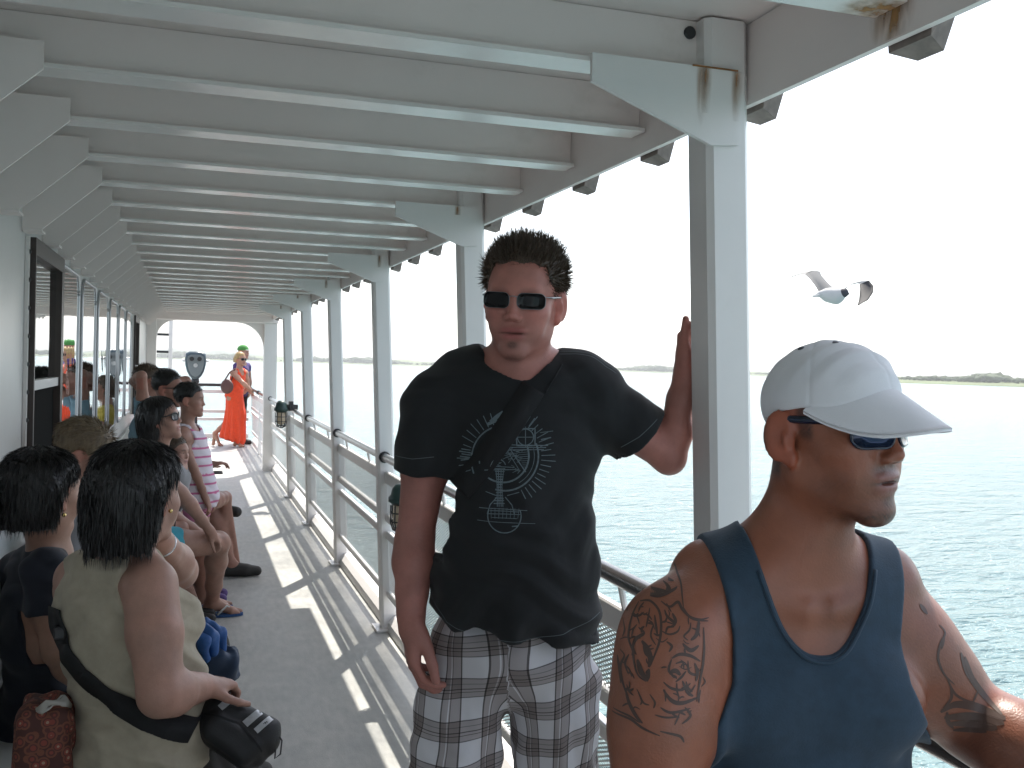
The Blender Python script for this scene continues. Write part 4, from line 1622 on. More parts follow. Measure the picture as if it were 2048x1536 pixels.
for i in range(4): pline([(918 + rp.uniform(0, 8), 893 + 5 * i), (945, 895 + 5 * i)], 2.2)
pline([(924, 916), (948, 912), (946, 900)], 2.4)
# square with a circle
pline([(1038, 850), (1076, 850), (1076, 884), (1040, 884), (1038, 850)], 2.4); parc(1057, 867, 16, 0, 360, 1.8)
pline([(1042, 867), (1074, 867)], 1.4); pline([(1057, 846), (1057, 888)], 1.4); pline([(1030, 846), (1046, 856)], 1.6)
for dx in (0, 11, 22): pline([(1042 + dx, 845), (1050 + dx * 1.15, 823 + dx * .3)], 1.8)
pline([(1086, 858), (1112, 855)], 1.2); pline([(1088, 872), (1108, 868)], 2.2)
for i in range(3): pline([(1014, 882 + 5 * i), (1102 - 4 * i, 884 + 4 * i)], 1.7)
pline([(1022, 884), (1058, 936)], 2.2); pline([(1016, 886), (1044, 930)], 1.3)
for i in range(9): pline([(1040 + i * 1.6, 894 + 4 * i), (1062, 892 + 4.3 * i)], 0.9)
for i in range(26):
    x, y = rp.uniform(985, 1046), rp.uniform(888, 935)
    if x + y * .8 < 1718: continue
    pline([(x, y), (x + rp.uniform(4, 16), y + rp.uniform(-5, 5)), (x + rp.uniform(-3, 8), y + rp.uniform(3, 8))], 1.1)
parc(1003, 926, 15, 15, 165, 2.0); pline([(975, 933), (1040, 931)], 1.6); pline([(986, 925), (1036, 927)], 1.4)
for i in range(14):
    y = 930 + i * 5.2
    w_ = 11 - 5 * math.sin(i / 13 * math.pi)
    pline([(1006 - w_, y), (1006 + w_, y + rp.uniform(-1, 1))], 2.0)
for x in (-8, -3, 3, 8): pline([(1006 + x, 930), (1006 + x * .6, 965), (1008 + x * .7, 1004)], 1.6)
for s in (-1, 1):
    pline([(1010 + s * 8, 985), (1010 + s * 22, 1000), (1010 + s * 27, 1018)], 2.0)
    pline([(1010 + s * 12, 982), (1012 + s * 34, 975)], 1.5)
parc(1017, 1021, 33, 160, 380, 2.2)
pline([(966, 1006), (1062, 1010)], 1.4); pline([(988, 1011), (1046, 1013)], 1.4); pline([(985, 1017), (1050, 1018)], 1.3)
pline([(962, 1031), (1078, 1036)], 1.1); pline([(992, 1024), (1042, 1026)], 1.1)
pline([(1032, 1041), (1044, 1040)], 2.2)
for i in range(8): pline([(990 + i * 8, 1006), (991 + i * 7.5, 1026)], 0.9)
mesh_obj('screen_print', np.array(PV), PF, M_print, shirt, True)

# seam and stitched edges
M_thread = mat('grey_thread', (0.10, 0.12, 0.13), rough=0.8)
for pts in ([at(856, 1176, D0), at(900, 1222, D0), at(970, 1246, D0), at(1040, 1248, D0), at(1120, 1240, D0), at(1196, 1216, D0)],
            [at(1240, 893, D0), at(1275, 872, D0), at(1312, 838, D0)], [at(788, 910, D0), at(830, 914, D0), at(872, 910, D0)]):
    SV, SF = [], []
    draped_line(drs, pts, CF, 0.0013, 0.0008, SV, SF)
    if SF: mesh_obj('hem_stitching', np.array(SV), SF, M_thread, shirt, True)
for off in (0.0, 0.010):
    SV, SF = [], []
    a, b = neck + np.array([0, 0, .2]) - TR[:, 0] * 0.085, shl + np.array([0, 0, .2]) - TR[:, 0] * 0.045
    draped_line(drs, [a + TR[:, 1] * (0.022 + off), b + TR[:, 1] * (0.022 + off)], np.array([0, 0, -1.0]), 0.0016, 0.0012, SV, SF)
    if SF: mesh_obj('shoulder_seam', np.array(SV), SF, M_thread, shirt, True)
# strap across the chest
SV, SF = [], []
draped_line(drs, [at(1118, 690, D0), at(1090, 735, D0), at(1050, 800, D0), at(1012, 858, D0), at(960, 930, D0), at(915, 980, D0), at(890, 1003, D0)], CF, 0.050, 0.0035, SV, SF)
st = mesh_obj('bag_strap', np.array(SV), SF, M_strapweb, man, True)
md = st.modifiers.new('thick', 'SOLIDIFY'); md.thickness = 0.003; md.offset = 1

# plaid shorts
def plaid_material():
    m = bpy.data.materials.new('plaid_cotton')
    m.use_nodes = True
    N, L = m.node_tree.nodes, m.node_tree.links
    b = N['Principled BSDF']; b.inputs['Roughness'].default_value = 0.85
    a = N.new('ShaderNodeAttribute'); a.attribute_name = 'Col'
    sp = N.new('ShaderNodeSeparateColor'); L.new(a.outputs['Color'], sp.inputs[0])
    outs = []
    for ch, per, off in ((0, 0.086, 0.1), (1, 0.083, 0.35)):
        ml = N.new('ShaderNodeMath'); ml.operation = 'MULTIPLY_ADD'; ml.inputs[1].default_value = 1 / per; ml.inputs[2].default_value = off
        L.new(sp.outputs[ch], ml.inputs[0])
        fr = N.new('ShaderNodeMath'); fr.operation = 'FRACT'; L.new(ml.outputs[0], fr.inputs[0])
        cr = N.new('ShaderNodeValToRGB'); cr.color_ramp.interpolation = 'CONSTANT'
        w1, ta, bl = (0.97, 0.97, 0.97), (0.56, 0.52, 0.50), (0.16, 0.145, 0.14)
        if ch == 0:
            st_ = [(0, w1), (0.50, bl), (0.535, ta), (0.66, w1), (0.68, ta), (0.70, bl), (0.715, ta), (0.84, ta), (0.945, bl), (0.98, w1)]
        else:
            st_ = [(0, w1), (0.46, (0.2, .19, .19)), (0.485, ta), (0.60, (0.3, .29, .3)), (0.62, ta), (0.72, bl), (0.745, ta), (0.80, bl), (0.815, ta), (0.92, (0.25, .24, .24)), (0.945, w1)]
        e = cr.color_ramp.elements
        e[0].position = 0; e[0].color = (*w1, 1)
        e[1].position = st_[1][0]; e[1].color = (*st_[1][1], 1)
        for p_, c_ in st_[2:]:
            q_ = e.new(p_); q_.color = (*c_, 1)
        L.new(fr.outputs[0], cr.inputs[0]); outs.append(cr.outputs[0])
    mx = N.new('ShaderNodeMix'); mx.data_type = 'RGBA'; mx.blend_type = 'MULTIPLY'; mx.inputs[0].default_value = 1
    L.new(outs[0], mx.inputs[6]); L.new(outs[1], mx.inputs[7])
    m2 = N.new('ShaderNodeMix'); m2.data_type = 'RGBA'; m2.blend_type = 'MULTIPLY'; m2.inputs[0].default_value = 1
    L.new(mx.outputs[2], m2.inputs[6]); m2.inputs[7].default_value = (0.68, 0.67, 0.70, 1)
    L.new(m2.outputs[2], b.inputs['Base Color'])
    return m


K = Fld()
K.frame(pelv, TR)
K.ell((0, -0.005, 0.0), (0.164, 0.126, 0.13), 0.05)
K.frame()
tr_, tl_ = hipr + TR[:, 0] * 0.005, hipl - TR[:, 0] * 0.0
hr_, hl_ = knr + (0, 0, -.02) + TR[:, 0] * 0.015, knl + (0, 0, -.02) - TR[:, 0] * 0.0
K.cone(tr_, hr_, 0.090, 0.104, 0.03); K.cone(tl_, hl_, 0.090, 0.096, 0.010)
for h_, t_2 in ((hr_, tr_), (hl_, tl_)):
    u_ = nz(h_ - t_2)
    K.cone(h_ + u_ * 0.03, h_ + u_ * 0.15, 0.092, 0.094, 0.003, 's')
    endcut(K, h_ + u_ * 0.06, u_, 0.13)
K.plane(pelv + np.array([0, 0, 0.10]), (0, 0, 1), 0.003)
kv, kf = K.solid(0.005, lambda P: folds(P, [((1, .3, .35), 0.075, 0.006, .3), ((-.9, .1, .45), 0.11, 0.007, 1.4), ((.2, 0, 1), .10, .003, 2.0)]), 0.012)
rgt = kv @ TR[:, 0] - pelv @ TR[:, 0]
side = rgt > 0
uv = np.zeros((len(kv), 3))
for s_, t_2, h_ in ((True, tr_, hr_), (False, tl_, hl_)):
    mk = side == s_
    q = (kv[mk] - t_2)
    u_ = nz(h_ - t_2)
    ang = np.arctan2(-(q @ TR[:, 0]) + 0.0 * q[:, 2], q @ TR[:, 1])
    uv[mk, 0] = 1.0 + ang * 0.105 + (0.02 if s_ else 0.063)
    uv[mk, 1] = 2.0 + q @ u_ + 0.02 * np.sin(q[:, 0] * 16) + (0.012 if s_ else 0)
mesh_obj('plaid_shorts', kv, kf, plaid_material(), man, True, uv)
M_shoe_dark = mat('dark_shoe', (0.02, 0.018, 0.017), rough=0.6, bump=0.3, bscale=80)


def sole_shoe(parent, an, d, m, name='shoe', k=1.0, h=0.006, up=True):
    F = Fld()
    foot_field(F, an, d, k)
    F2 = Fld()
    an = np.asarray(an, float); d = nz(d); z = np.array([0, 0, 1.0])
    zf = an[2]
    F2.cone(an - d * .04 - z * (zf - .045), an + d * .10 - z * (zf - .042), .040 * k, .041 * k, .02)
    F2.cone(an + d * .10 - z * (zf - .042), an + d * .175 - z * (zf - .036), .043 * k, .034 * k, .02)
    F2.cone(an - d * .02 - z * 0.03, an + d * .05 - z * (zf - .06), .040 * k, .034 * k, .03)
    F2.plane(an - z * (zf - 0.003), (0, 0, -1), .004)
    if up: F2.cone(an, an + z * .1, .034, .036, .004, 's')
    v, f = F2.solid(h)
    return mesh_obj(name, v, f, m, parent, True)


sole_shoe(man, anr, TR[:, 1] * .9 + TR[:, 0] * .3, M_shoe_dark); sole_shoe(man, anl, TR[:, 1] * .9 - TR[:, 0] * .4, M_shoe_dark)
# ------------------------------------------------------------------ the man in the blue tank top
D1 = 1.30
tp = at(1600, 800, D1); tp[2] = 0
tank_man = root('person', tp, 'man in white cap and blue tank top with tattooed arms leaning on the rail', 'person')
HC1 = at(1650, 853, 1.28)
HK1 = 0.945
HR1 = facing(38, pitch=1, roll=2)
TR1 = facing(2)
neck1 = at(1588, 1135, 1.33)
chest1 = at(1588, 1345, 1.35)
pel1 = chest1 + np.array([0, 0, -0.40])
shr1, elr1, wrr1 = at(1348, 1268, 1.28), at(1294, 1660, 1.22), at(1420, 1990, 1.08)
shl1, ell1, wrl1 = at(1790, 1285, 1.36), at(1948, 1446, 1.37), at(2270, 1615, 1.17)
B = Fld()
head_field(B, HC1, HR1, HK1, neck=neck1, neck_r=0.051, jaw=1.05, nose=1.0, cran=0.76)
torso_field(B, pel1, chest1 + np.array([0, 0, -0.01]), TR1, sh_w=0.138, w=1.03, dpt=1.05)
B.frame()
for s_ in (shr1, shl1):
    B.cone(neck1 + np.array([0, 0, 0.030]), s_ + np.array([0, 0, 0.0]), 0.036, 0.050, 0.06)
B.frame(chest1, TR1)
for s in (-1, 1):
    B.ell((s * 0.070, 0.080, -0.015), (0.074, 0.038, 0.060), 0.03)          # chest
    B.cone((s * 0.016, 0.086, 0.106), (s * 0.135, 0.024, 0.128), 0.007, 0.008, 0.025)   # collar bone
    B.ell((s * 0.118, -0.03, -0.08), (0.045, 0.06, 0.10), 0.04)             # side of the back
B.ell((0, 0.118, 0.112), (0.012, 0.016, 0.014), 0.014, 's')
arm_field(B, shr1, elr1, wrr1, (0.060, 0.050, 0.045, 0.030), 0.045, delt=0.066)
arm_field(B, shl1, ell1, wrl1, (0.058, 0.047, 0.046, 0.030), 0.040, delt=0.062)
B.ell(shr1 + (elr1 - shr1) * 0.5 - CF * 0.012, (0.052, 0.052, 0.075), 0.03)
B.ell(shl1 + (ell1 - shl1) * 0.55, (0.048, 0.048, 0.05), 0.03)
hand_field(B, wrl1, nz(wrl1 - ell1 + np.array([0, 0, -.08])), np.array([-0.2, 0, -1.0]), np.array([-1.0, -0.2, 0]), 1.0)
hand_field(B, wrr1, nz(np.array([0.05, -0.5, -0.9])), np.array([0.8, 0.4, -.3]), np.array([0.1, -1.0, .4]), 1.0)
hp = [pel1 + TR1[:, 0] * s * 0.09 + np.array([0, 0, -0.05]) for s in (1, -1)]
kn = [h + TR1[:, 1] * 0.24 + TR1[:, 0] * s * 0.05 + np.array([0, 0, -0.29]) for h, s in zip(hp, (1, -1))]
an1 = [np.array([*(k_ + TR1[:, 1] * 0.02)[:2], 0.085]) for k_ in kn]
for h_, k_, a_ in zip(hp, kn, an1):
    leg_field(B, h_, k_, a_, (0.088, 0.06, 0.057, 0.038)); foot_field(B, a_, TR1[:, 1])
V, Fq = B.solid(0.0030)


def stub1(x, y, z):
    j = sm01(-z, .045, .075) * sm01(y, 0.0, .04) * 0.42
    mo = 1.0 * np.exp(-((x / .030) ** 4 + ((z + .050) / .007) ** 2)) * sm01(y, .06, .08)
    ch = 1.0 * np.exp(-((x / .013) ** 2 + ((z + .092) / .007) ** 2)) * sm01(y, .06, .08) + 0.95 * np.exp(-(((np.abs(x) - .012) / .026) ** 4 + ((z + .118) / .013) ** 2)) * sm01(y, .03, .06)
    hair = np.clip(sm01(-y, .022, .034) * sm01(z, -.078, -.055) + sm01(z, -0.020, -.004) * np.exp(-((y - .020) / .011) ** 4) * (np.abs(x) > .05), 0, 1)
    return np.clip(j + mo + ch + hair * 1.1, 0, 1)


C1 = skin_col(V, SKIN_TAN, [(HC1, HR1, HK1)], stub=0.92, lip=(0.20, 0.07, 0.055), stub_mask=stub1)
tank_body = mesh_obj('body', V, Fq, M_skin_tan, tank_man, True, C1)
drb = Drape(V, Fq)

# tank top: the torso pushed out a little, trimmed by neckline and arm holes
Q = Fld()
torso_field(Q, pel1, chest1 + np.array([0, 0, -0.01]), TR1, sh_w=0.138, w=1.03, dpt=1.05, infl=0.006)
Q.frame()
for s_ in (shr1, shl1):
    Q.cone(neck1 + np.array([0, 0, 0.035]), s_ + np.array([0, 0, 0.005]), 0.042, 0.052, 0.045)
Q.frame(chest1, TR1)
for s in (-1, 1):
    Q.ell((s * 0.070, 0.080, -0.015), (0.080, 0.045, 0.067), 0.035)
    Q.ell((s * 0.118, -0.03, -0.08), (0.051, 0.066, 0.106), 0.04)
    Q.cone((s * 0.016, 0.086, 0.106), (s * 0.135, 0.024, 0.128), 0.012, 0.013, 0.03)
Q.ell((0, 0.02, -0.22), (0.170, 0.115, 0.16), 0.05)
Q.frame()


def tank_cut(P):
    q = (P - chest1) @ TR1
    x, y, z = np.abs(q[:, 0]), q[:, 1], q[:, 2]
    zz = z - 0.052 - 0.045 * sm01(-y, -0.03, 0.05)
    inner = np.where(zz > 0, 0.080 * np.clip(zz / 0.13, 0, 2) ** 0.42, -0.03)
    outer = np.interp(z, [-.20, -.135, -.10, -.06, -.02, .02, .07, .13, .2], [.36, .25, .20, .165, .133, .114, .112, .122, .135])
    d1 = np.where(zz > -0.03, (inner - x) * np.where(zz > 0.05, 0.95, 0.55), -0.05)
    d2 = (x - outer) * 0.75
    low = -0.36 - z
    return np.maximum(np.maximum(d1, d2), low)


Z = Fld()          # the worn cloth follows the body at 6 mm, kept to the trunk
for op_, f_, kk_, lo_, hi_ in B.L:
    sh_ = 0.006 if op_ == 'u' else -0.006
    Z.L.append((op_, (lambda P, f_=f_, sh_=sh_: f_(P) - sh_), kk_, None if lo_ is None else lo_ - 0.006, None if hi_ is None else hi_ + 0.006))
Z.frame(chest1, TR1).ell((0, 0.02, -0.22), (0.170, 0.115, 0.16), 0.05)
Z.frame()
Z.func(lambda P: Q.ev(P) - 0.024, 0.006)
Z.func(tank_cut, 0.004)
M_tank = mat('blue_ribbed_cotton', (0.021, 0.045, 0.074), rough=0.85, sheen=0.1, var=0.18, vscale=45, bump=0.5, bscale=420, bdist=0.001)
qv, qf = Z.solid(0.0030, lambda P: folds(P, [((1, .2, .3), 0.09, 0.0022, .3), ((-.5, .1, .9), 0.11, 0.0022, 1.4), ((.8, 0, -.6), .07, 0.0016, 2.0)]) * sm01(1.30 - P[:, 2], 0.12, 0.35), 0.004)
tank = mesh_obj('tank_top', qv, qf, M_tank, tank_man, True)
drq = Drape(qv, qf)
# bound edges of neckline and arm holes
def edge_line(fn, n=60):
    P = []
    for i in range(n + 1):
        x, z = fn(i / n)
        p = chest1 + TR1[:, 0] * x + TR1[:, 2] * z + TR1[:, 1] * 0.3
        h, nm = drq.hit(p, -TR1[:, 1])
        if h is not None: P.append(h + nm * 0.001)
    return P


def neck_fn(t):
    x = -0.074 + 0.148 * t
    z = 0.13 * (abs(x) / 0.080) ** (1 / 0.42) + 0.050
    return (x * 1.06, z - 0.004)


P_ = edge_line(neck_fn, 70)
if len(P_) > 5: MB().tube(P_, 0.0028, 6).build('neck_binding', M_tank, tank, True)

# shorts
M_denim = mat('dark_shorts', (0.03, 0.035, 0.05), rough=0.85, bump=0.4, bscale=300)
K = Fld()
K.frame(pel1, TR1)
K.ell((0, -0.005, -0.02), (0.170, 0.130, 0.13), 0.05)
K.frame()
for h_, k_ in zip(hp, kn):
    K.cone(h_, k_ + (k_ - h_) * .0, 0.100, 0.088, 0.03)
    endcut(K, k_ - nz(k_ - h_) * 0.04, nz(k_ - h_), 0.12)
kv, kf = K.solid(0.008)
mesh_obj('shorts', kv, kf, M_denim, tank_man, True)
for a_ in an1: sole_shoe(tank_man, a_, TR1[:, 1], M_shoe_dark, h=0.008)

# white cap
W1 = lambda p: HC1 + HR1 @ (np.asarray(p, dtype=float) * HK1)
M_cap = mat('white_cap_cotton', (0.74, 0.74, 0.77), rough=0.9, sheen=0.1, var=0.04, vscale=20, bump=0.4, bscale=520, bdist=0.0007)
Cp = Fld().frame(HC1, HR1, HK1)
Cp.ell((0, 0.002, 0.034), (0.0815, 0.0895, 0.077), 0.0)
Cp.ell((0, 0.020, 0.048), (0.072, 0.074, 0.059), 0.03)
Cp.ell((0, 0.002, 0.024), (0.0755, 0.0835, 0.070), 0.004, 's')


def rim_z(y): return np.interp(y, [-.12, -.080, -.05, -.02, .02, .06, .10], [-.018, -.012, .008, .022, .029, .030, .028])


def cap_cut(P):
    q = (P - HC1) @ HR1 / HK1
    return (rim_z(q[:, 1]) - q[:, 2]) * 0.9 * HK1


Cp.frame().func(cap_cut, 0.002)


def cap_noise(P):
    q = (P - HC1) @ HR1 / HK1
    x, y, z = q[:, 0], q[:, 1], q[:, 2]
    a = np.arctan2(x, y + 0.014)
    seam = np.zeros(len(P))
    for k in range(6):
        d = np.abs((a - (k * math.pi / 3) + math.pi) % (2 * math.pi) - math.pi) * np.hypot(x, y + .014)
        seam += np.exp(-(d / 0.0022) ** 2)
    w = folds(P, [((1, .5, .3), .055, 0.0012, .7), ((-.4, 1, .6), .04, 0.0012, 2.2), ((.2, -.6, 1), .033, 0.0011, 4.2)])
    return 0.0010 * seam + w * sm01(z, .04, .07)


cv, cf = Cp.solid(0.0022, cap_noise, 0.004)
cap = mesh_obj('cap', cv, cf, M_cap, tank_man, True)
drc = Drape(cv, cf)
nu, nv = 33, 14
V_, F_ = [], []
for off in (0.0, -0.0042):
    for i in range(nu):
        u = -1 + 2 * i / (nu - 1)
        th = u * rad(74)
        bx, by = 0.0815 * math.sin(th), 0.002 + 0.0895 * math.cos(th)
        for j in range(nv):
            v = j / (nv - 1)
            ln = 0.082 * max(0.0, math.cos(u * math.pi / 2)) ** 0.92
            y = by + ln * v
            x = bx * (1.03 + 0.06 * v)
            z = 0.043 - 0.62 * ln * v - 5.6 * x * x * (0.45 + 0.55 * min(1.0, ln * v / 0.055)) + 0.014 * (1 - (x / .09) ** 2) + off - (0.002 if off else 0) * 0
            V_.append(W1((x, y, z)))
for l_ in (0, 1):
    o_ = l_ * nu * nv
    for i in range(nu - 1):
        for j in range(nv - 1):
            q = (o_ + i * nv + j, o_ + (i + 1) * nv + j, o_ + (i + 1) * nv + j + 1, o_ + i * nv + j + 1)
            F_.append(q if l_ else q[::-1])
m_ = nu * nv
for i in range(nu - 1):
    F_.append((i * nv + nv - 1, (i + 1) * nv + nv - 1, m_ + (i + 1) * nv + nv - 1, m_ + i * nv + nv - 1))
    F_.append((i * nv, m_ + i * nv, m_ + (i + 1) * nv, (i + 1) * nv))
bl = mesh_obj('bill', np.array(V_), F_, M_cap, cap, True)
MB().lathe(W1((0, 0.004, 0.1105)), [(0.0085, 0), (0.008, 0.003), (0.004, 0.0055), (0.001, 0.006)], 14, HR1[:, 2]).build('button', M_cap, cap, True)
for ang in (30, 90, 150, 210, 270, 330):
    a = rad(ang)
    el = rad(62)
    n_ = np.array([math.sin(a) * math.cos(el), math.cos(a) * math.cos(el), math.sin(el)])
    p = W1(np.array([0, -0.009, 0.036]) + n_ * np.array([0.083, 0.0975, 0.077]))
    p = drc.near(p)[0]
    MB().lathe(p, [(0.0042, -0.002), (0.0042, 0.0006), (0.0025, 0.0010)], 10, HR1 @ n_).build('eyelet', mat('eyelet_thread', (0.10, 0.10, 0.12), rough=0.8), cap, True)
M_bluelens = mat('blue_mirror_lens', (0.015, 0.03, 0.07), rough=0.05, metal=0.6)
M_blueframe = mat('navy_gloss_frame', (0.006, 0.012, 0.035), rough=0.12, spec=0.6)
sg = sunglasses(tank_man, HC1, HR1, HK1, x0=0.006, x1=0.062, zt=0.016, zb=-0.021, tw=0.94, yb=0.106, curv=6.5, m_frame=M_blueframe, m_lens=M_bluelens, r=0.014, tilt=0.0, temple_z=0.0135, temple_r=0.0055, thick=0.0024)
# tattoos: inked lines lying in the skin of both arms
M_ink = mat('tattoo_ink', (0.075, 0.045, 0.036), rough=0.42, spec=0.4)
TV, TF = [], []


def ink(pts, w=2.4, ox=1200, oy=1080, sc=3.84, dep=1.24, taper=0.7):
    # smooth the stroke
    P = np.array(pts, dtype=float)
    if len(P) > 2:
        t = np.linspace(0, len(P) - 1, 8 * (len(P) - 1) + 1)
        k = np.clip(t.astype(int), 0, len(P) - 2); f = (t - k)[:, None]
        a, b = P[np.clip(k - 1, 0, None)], P[k]
        c, d = P[k + 1], P[np.clip(k + 2, None, len(P) - 1)]
        P = b + 0.5 * f * (c - a + f * (2 * a - 5 * b + 4 * c - d + f * (3 * (b - c) + d - a)))
    draped_line(drb, [at(ox + x / sc, oy + y / sc, dep) for x, y in P], nz(CF + CR * 0.2), w / FPX * dep, 0.0006, TV, TF, taper, 0.003)


S_ = [([(380, 300), (450, 275), (540, 285), (610, 345), (632, 440), (645, 520)], 3), ([(350, 365), (450, 340), (520, 350), (560, 352)], 3),
      ([(360, 405), (420, 392), (500, 395), (540, 405)], 13), ([(340, 425), (430, 425), (520, 418)], 10), ([(380, 450), (460, 440), (560, 400), (590, 380)], 4),
      ([(300, 495), (380, 478), (450, 520), (476, 600), (470, 720), (432, 830), (405, 900)], 4), ([(290, 500), (243, 600), (220, 740), (262, 830), (272, 900), (305, 985), (370, 1020)], 4),
      ([(470, 470), (540, 500), (600, 470), (640, 520), (720, 580), (830, 600)], 4), ([(640, 500), (690, 560), (770, 585), (835, 578)], 3),
      ([(385, 520), (372, 600), (360, 650)], 3), ([(425, 560), (440, 640), (450, 690)], 4), ([(300, 660), (345, 690), (285, 740), (262, 800), (290, 850)], 5),
      ([(330, 745), (372, 790), (400, 860), (388, 920)], 9), ([(345, 770), (370, 830), (430, 850)], 6), ([(300, 880), (330, 960), (385, 1015)], 9), ([(390, 930), (380, 990), (350, 1000)], 7),
      ([(500, 520), (520, 560), (580, 610), (520, 640)], 4), ([(560, 540), (585, 590), (560, 630)], 5), ([(480, 660), (540, 680), (600, 660), (620, 620)], 3),
      ([(760, 590), (745, 680), (700, 720)], 6), ([(700, 600), (690, 650), (650, 690), (680, 720)], 3), ([(795, 640), (800, 780), (790, 900), (770, 1000), (745, 1150)], 4),
      ([(640, 740), (700, 790), (760, 760)], 6), ([(560, 845), (620, 815), (700, 828), (772, 872)], 5), ([(560, 850), (540, 930), (600, 985)], 4),
      ([(545, 945), (590, 930), (625, 960)], 7), ([(560, 965), (600, 975)], 5), ([(680, 860), (690, 940), (745, 962), (760, 920)], 4), ([(730, 880), (750, 950), (740, 1010)], 5),
      ([(500, 1060), (560, 1130), (640, 1150), (762, 1120)], 6), ([(500, 1010), (560, 1050), (640, 1060), (700, 1020)], 4), ([(480, 1180), (560, 1212), (700, 1190)], 4), ([(640, 1000), (680, 1080), (720, 1110)], 5),
      ([(150, 850), (192, 880), (162, 960), (182, 1060), (232, 1150), (272, 1230)], 4), ([(130, 900), (150, 980), (170, 1080)], 5), ([(230, 860), (200, 930), (230, 1000)], 4), ([(210, 1100), (240, 1180), (300, 1260), (350, 1300)], 6),
      ([(100, 1290), (250, 1290), (350, 1332), (480, 1372)], 4), ([(110, 1265), (240, 1270), (330, 1300)], 3), ([(440, 1232), (520, 1245), (620, 1240)], 3), ([(480, 1340), (620, 1372), (655, 1420)], 4),
      ([(300, 1080), (340, 1150), (330, 1180)], 3), ([(400, 1100), (440, 1150), (430, 1190)], 3), ([(520, 730), (560, 760), (540, 800)], 4), ([(590, 880), (640, 870), (650, 920)], 3),
      ([(160, 640), (185, 700), (170, 760)], 3), ([(660, 1180), (700, 1240), (640, 1290)], 4), ([(420, 620), (400, 700), (440, 760)], 3)]
for pts, w in S_: ink(pts, w * 1.25)
rt = random.Random(21)
for i in range(60):
    x, y = rt.uniform(180, 780), rt.uniform(520, 1240)
    a = rt.uniform(0, 6.28); l = rt.uniform(18, 55); b_ = rt.uniform(-1.3, 1.3)
    ink([(x, y), (x + l * math.cos(a), y + l * math.sin(a)), (x + l * math.cos(a) + l * math.cos(a + b_), y + l * math.sin(a) + l * math.sin(a + b_))], rt.uniform(2.0, 4.5))
mesh_obj('tattoo', np.array(TV), TF, M_ink, tank_man, True)
TV, TF = [], []
k_ = dict(ox=1200, oy=1100, sc=2.415, dep=1.38)
for pts, w in [([(1490, 205), (1525, 250)], 8), ([(1580, 300), (1605, 335), (1575, 380), (1562, 440), (1590, 510), (1640, 560)], 5), ([(1600, 345), (1580, 400)], 6),
               ([(1680, 430), (1700, 500), (1745, 570), (1800, 640), (1850, 690)], 12), ([(1700, 450), (1730, 540), (1770, 600)], 9), ([(1600, 520), (1640, 600), (1700, 640), (1740, 650)], 5),
               ([(1620, 560), (1625, 620), (1590, 670)], 6), ([(1580, 690), (1640, 655), (1720, 665), (1800, 690), (1860, 700)], 16), ([(1600, 720), (1680, 715), (1780, 720), (1850, 715)], 18),
               ([(1620, 755), (1700, 750), (1780, 745), (1820, 740)], 15), ([(1650, 790), (1720, 775), (1780, 765)], 10), ([(1610, 690), (1620, 740), (1650, 780)], 8), ([(1760, 600), (1730, 650)], 5)]:
    ink(pts, w, **k_)
if TF: mesh_obj('tattoo', np.array(TV), TF, M_ink, tank_man, True)
# ------------------------------------------------------------------ the people on the bench and at the stern


def long_hair(parent, c, R, k, m, name='hair', bulk=1.0, drop=0.10, back=0.02, n=2600, h=0.006, line=None, ear_out=False, tail=0.05, face_y=0.035, wave=0.07, wd=0.0009):
    """hair that falls past the ears to drop below eye height"""
    F = Fld().frame(c, R, k)
    b = bulk
    F.ell((0, -0.016, 0.046), (0.086 * b, 0.105 * b, 0.090), 0.0)
    F.ell((0, -0.045 - back, -0.03), (0.086 * b, 0.070 * b, 0.095), 0.04)
    for s in (-1, 1):
        yo = -0.030 if ear_out else 0.0
        F.cone((s * 0.066 * b, -0.022 + yo, 0.02), (s * 0.062 * b, -0.030 + yo - back * .5, -drop + 0.03), 0.028 * b, 0.020 * b, 0.03)
    F.cone((0, -0.060 - back, 0.0), (0, -0.062 - back, -drop + 0.02), 0.062 * b, 0.055 * b, 0.04)
    F.ell((0, 0.10, -0.03), (0.064, 0.090, 0.098), 0.012, 's')
    c = np.asarray(c)
    if ear_out: line = [-.2, -.040, -.028, 0.0, 0.02, .055, .09, .12], [-drop, -drop, -0.01, .026, .030, .050, .070, .085]
    lx, lz = line or ([-.2, face_y - .02, face_y, .055, .09, .12], [-drop, -drop, -0.02, .045, .070, .085])
    F.func(lambda P: (np.interp(((P - c) @ R)[:, 1] / k, lx, lz) - ((P - c) @ R)[:, 2] / k) * 0.5 * k, 0.006)
    V, Fq = F.solid(h, lambda P: folds(P, [((1, .2, .1), .020, .0028, .3), ((.2, 1, .1), .024, .0028, 1.3)]), 0.004)
    N = vnormals(V, Fq)
    q = (V - c) @ R / k
    ok = np.nonzero((N @ R)[:, 2] > -0.5)[0]
    idx = RNG.choice(ok, n)
    roots = V[idx] + N[idx] * 0.001
    dn = -R[:, 2]
    d = dn + N[idx] * 0.07
    top = sm01(q[idx, 2], 0.06, 0.13)[:, None]
    hor = N[idx] - dn * (N[idx] @ dn)[:, None]
    d = d * (1 - top) + (hor + dn * 0.1) * top
    ln = RNG.uniform(0.5, 1.2, n) * tail * k
    sv, sf = strand_mesh(roots, d / (np.linalg.norm(d, axis=1)[:, None] + 1e-9), ln, wd * k, 4, jit=wave, grav=0.25)
    V2, F2 = join([(V, Fq), (sv, sf)])
    return mesh_obj(name, V2, F2, m, parent, True)


def cotton(name, c, **kw): return mat(name, c, rough=0.85, sheen=0.08, var=0.12, vscale=30, bump=0.35, bscale=400, bdist=0.001, **kw)


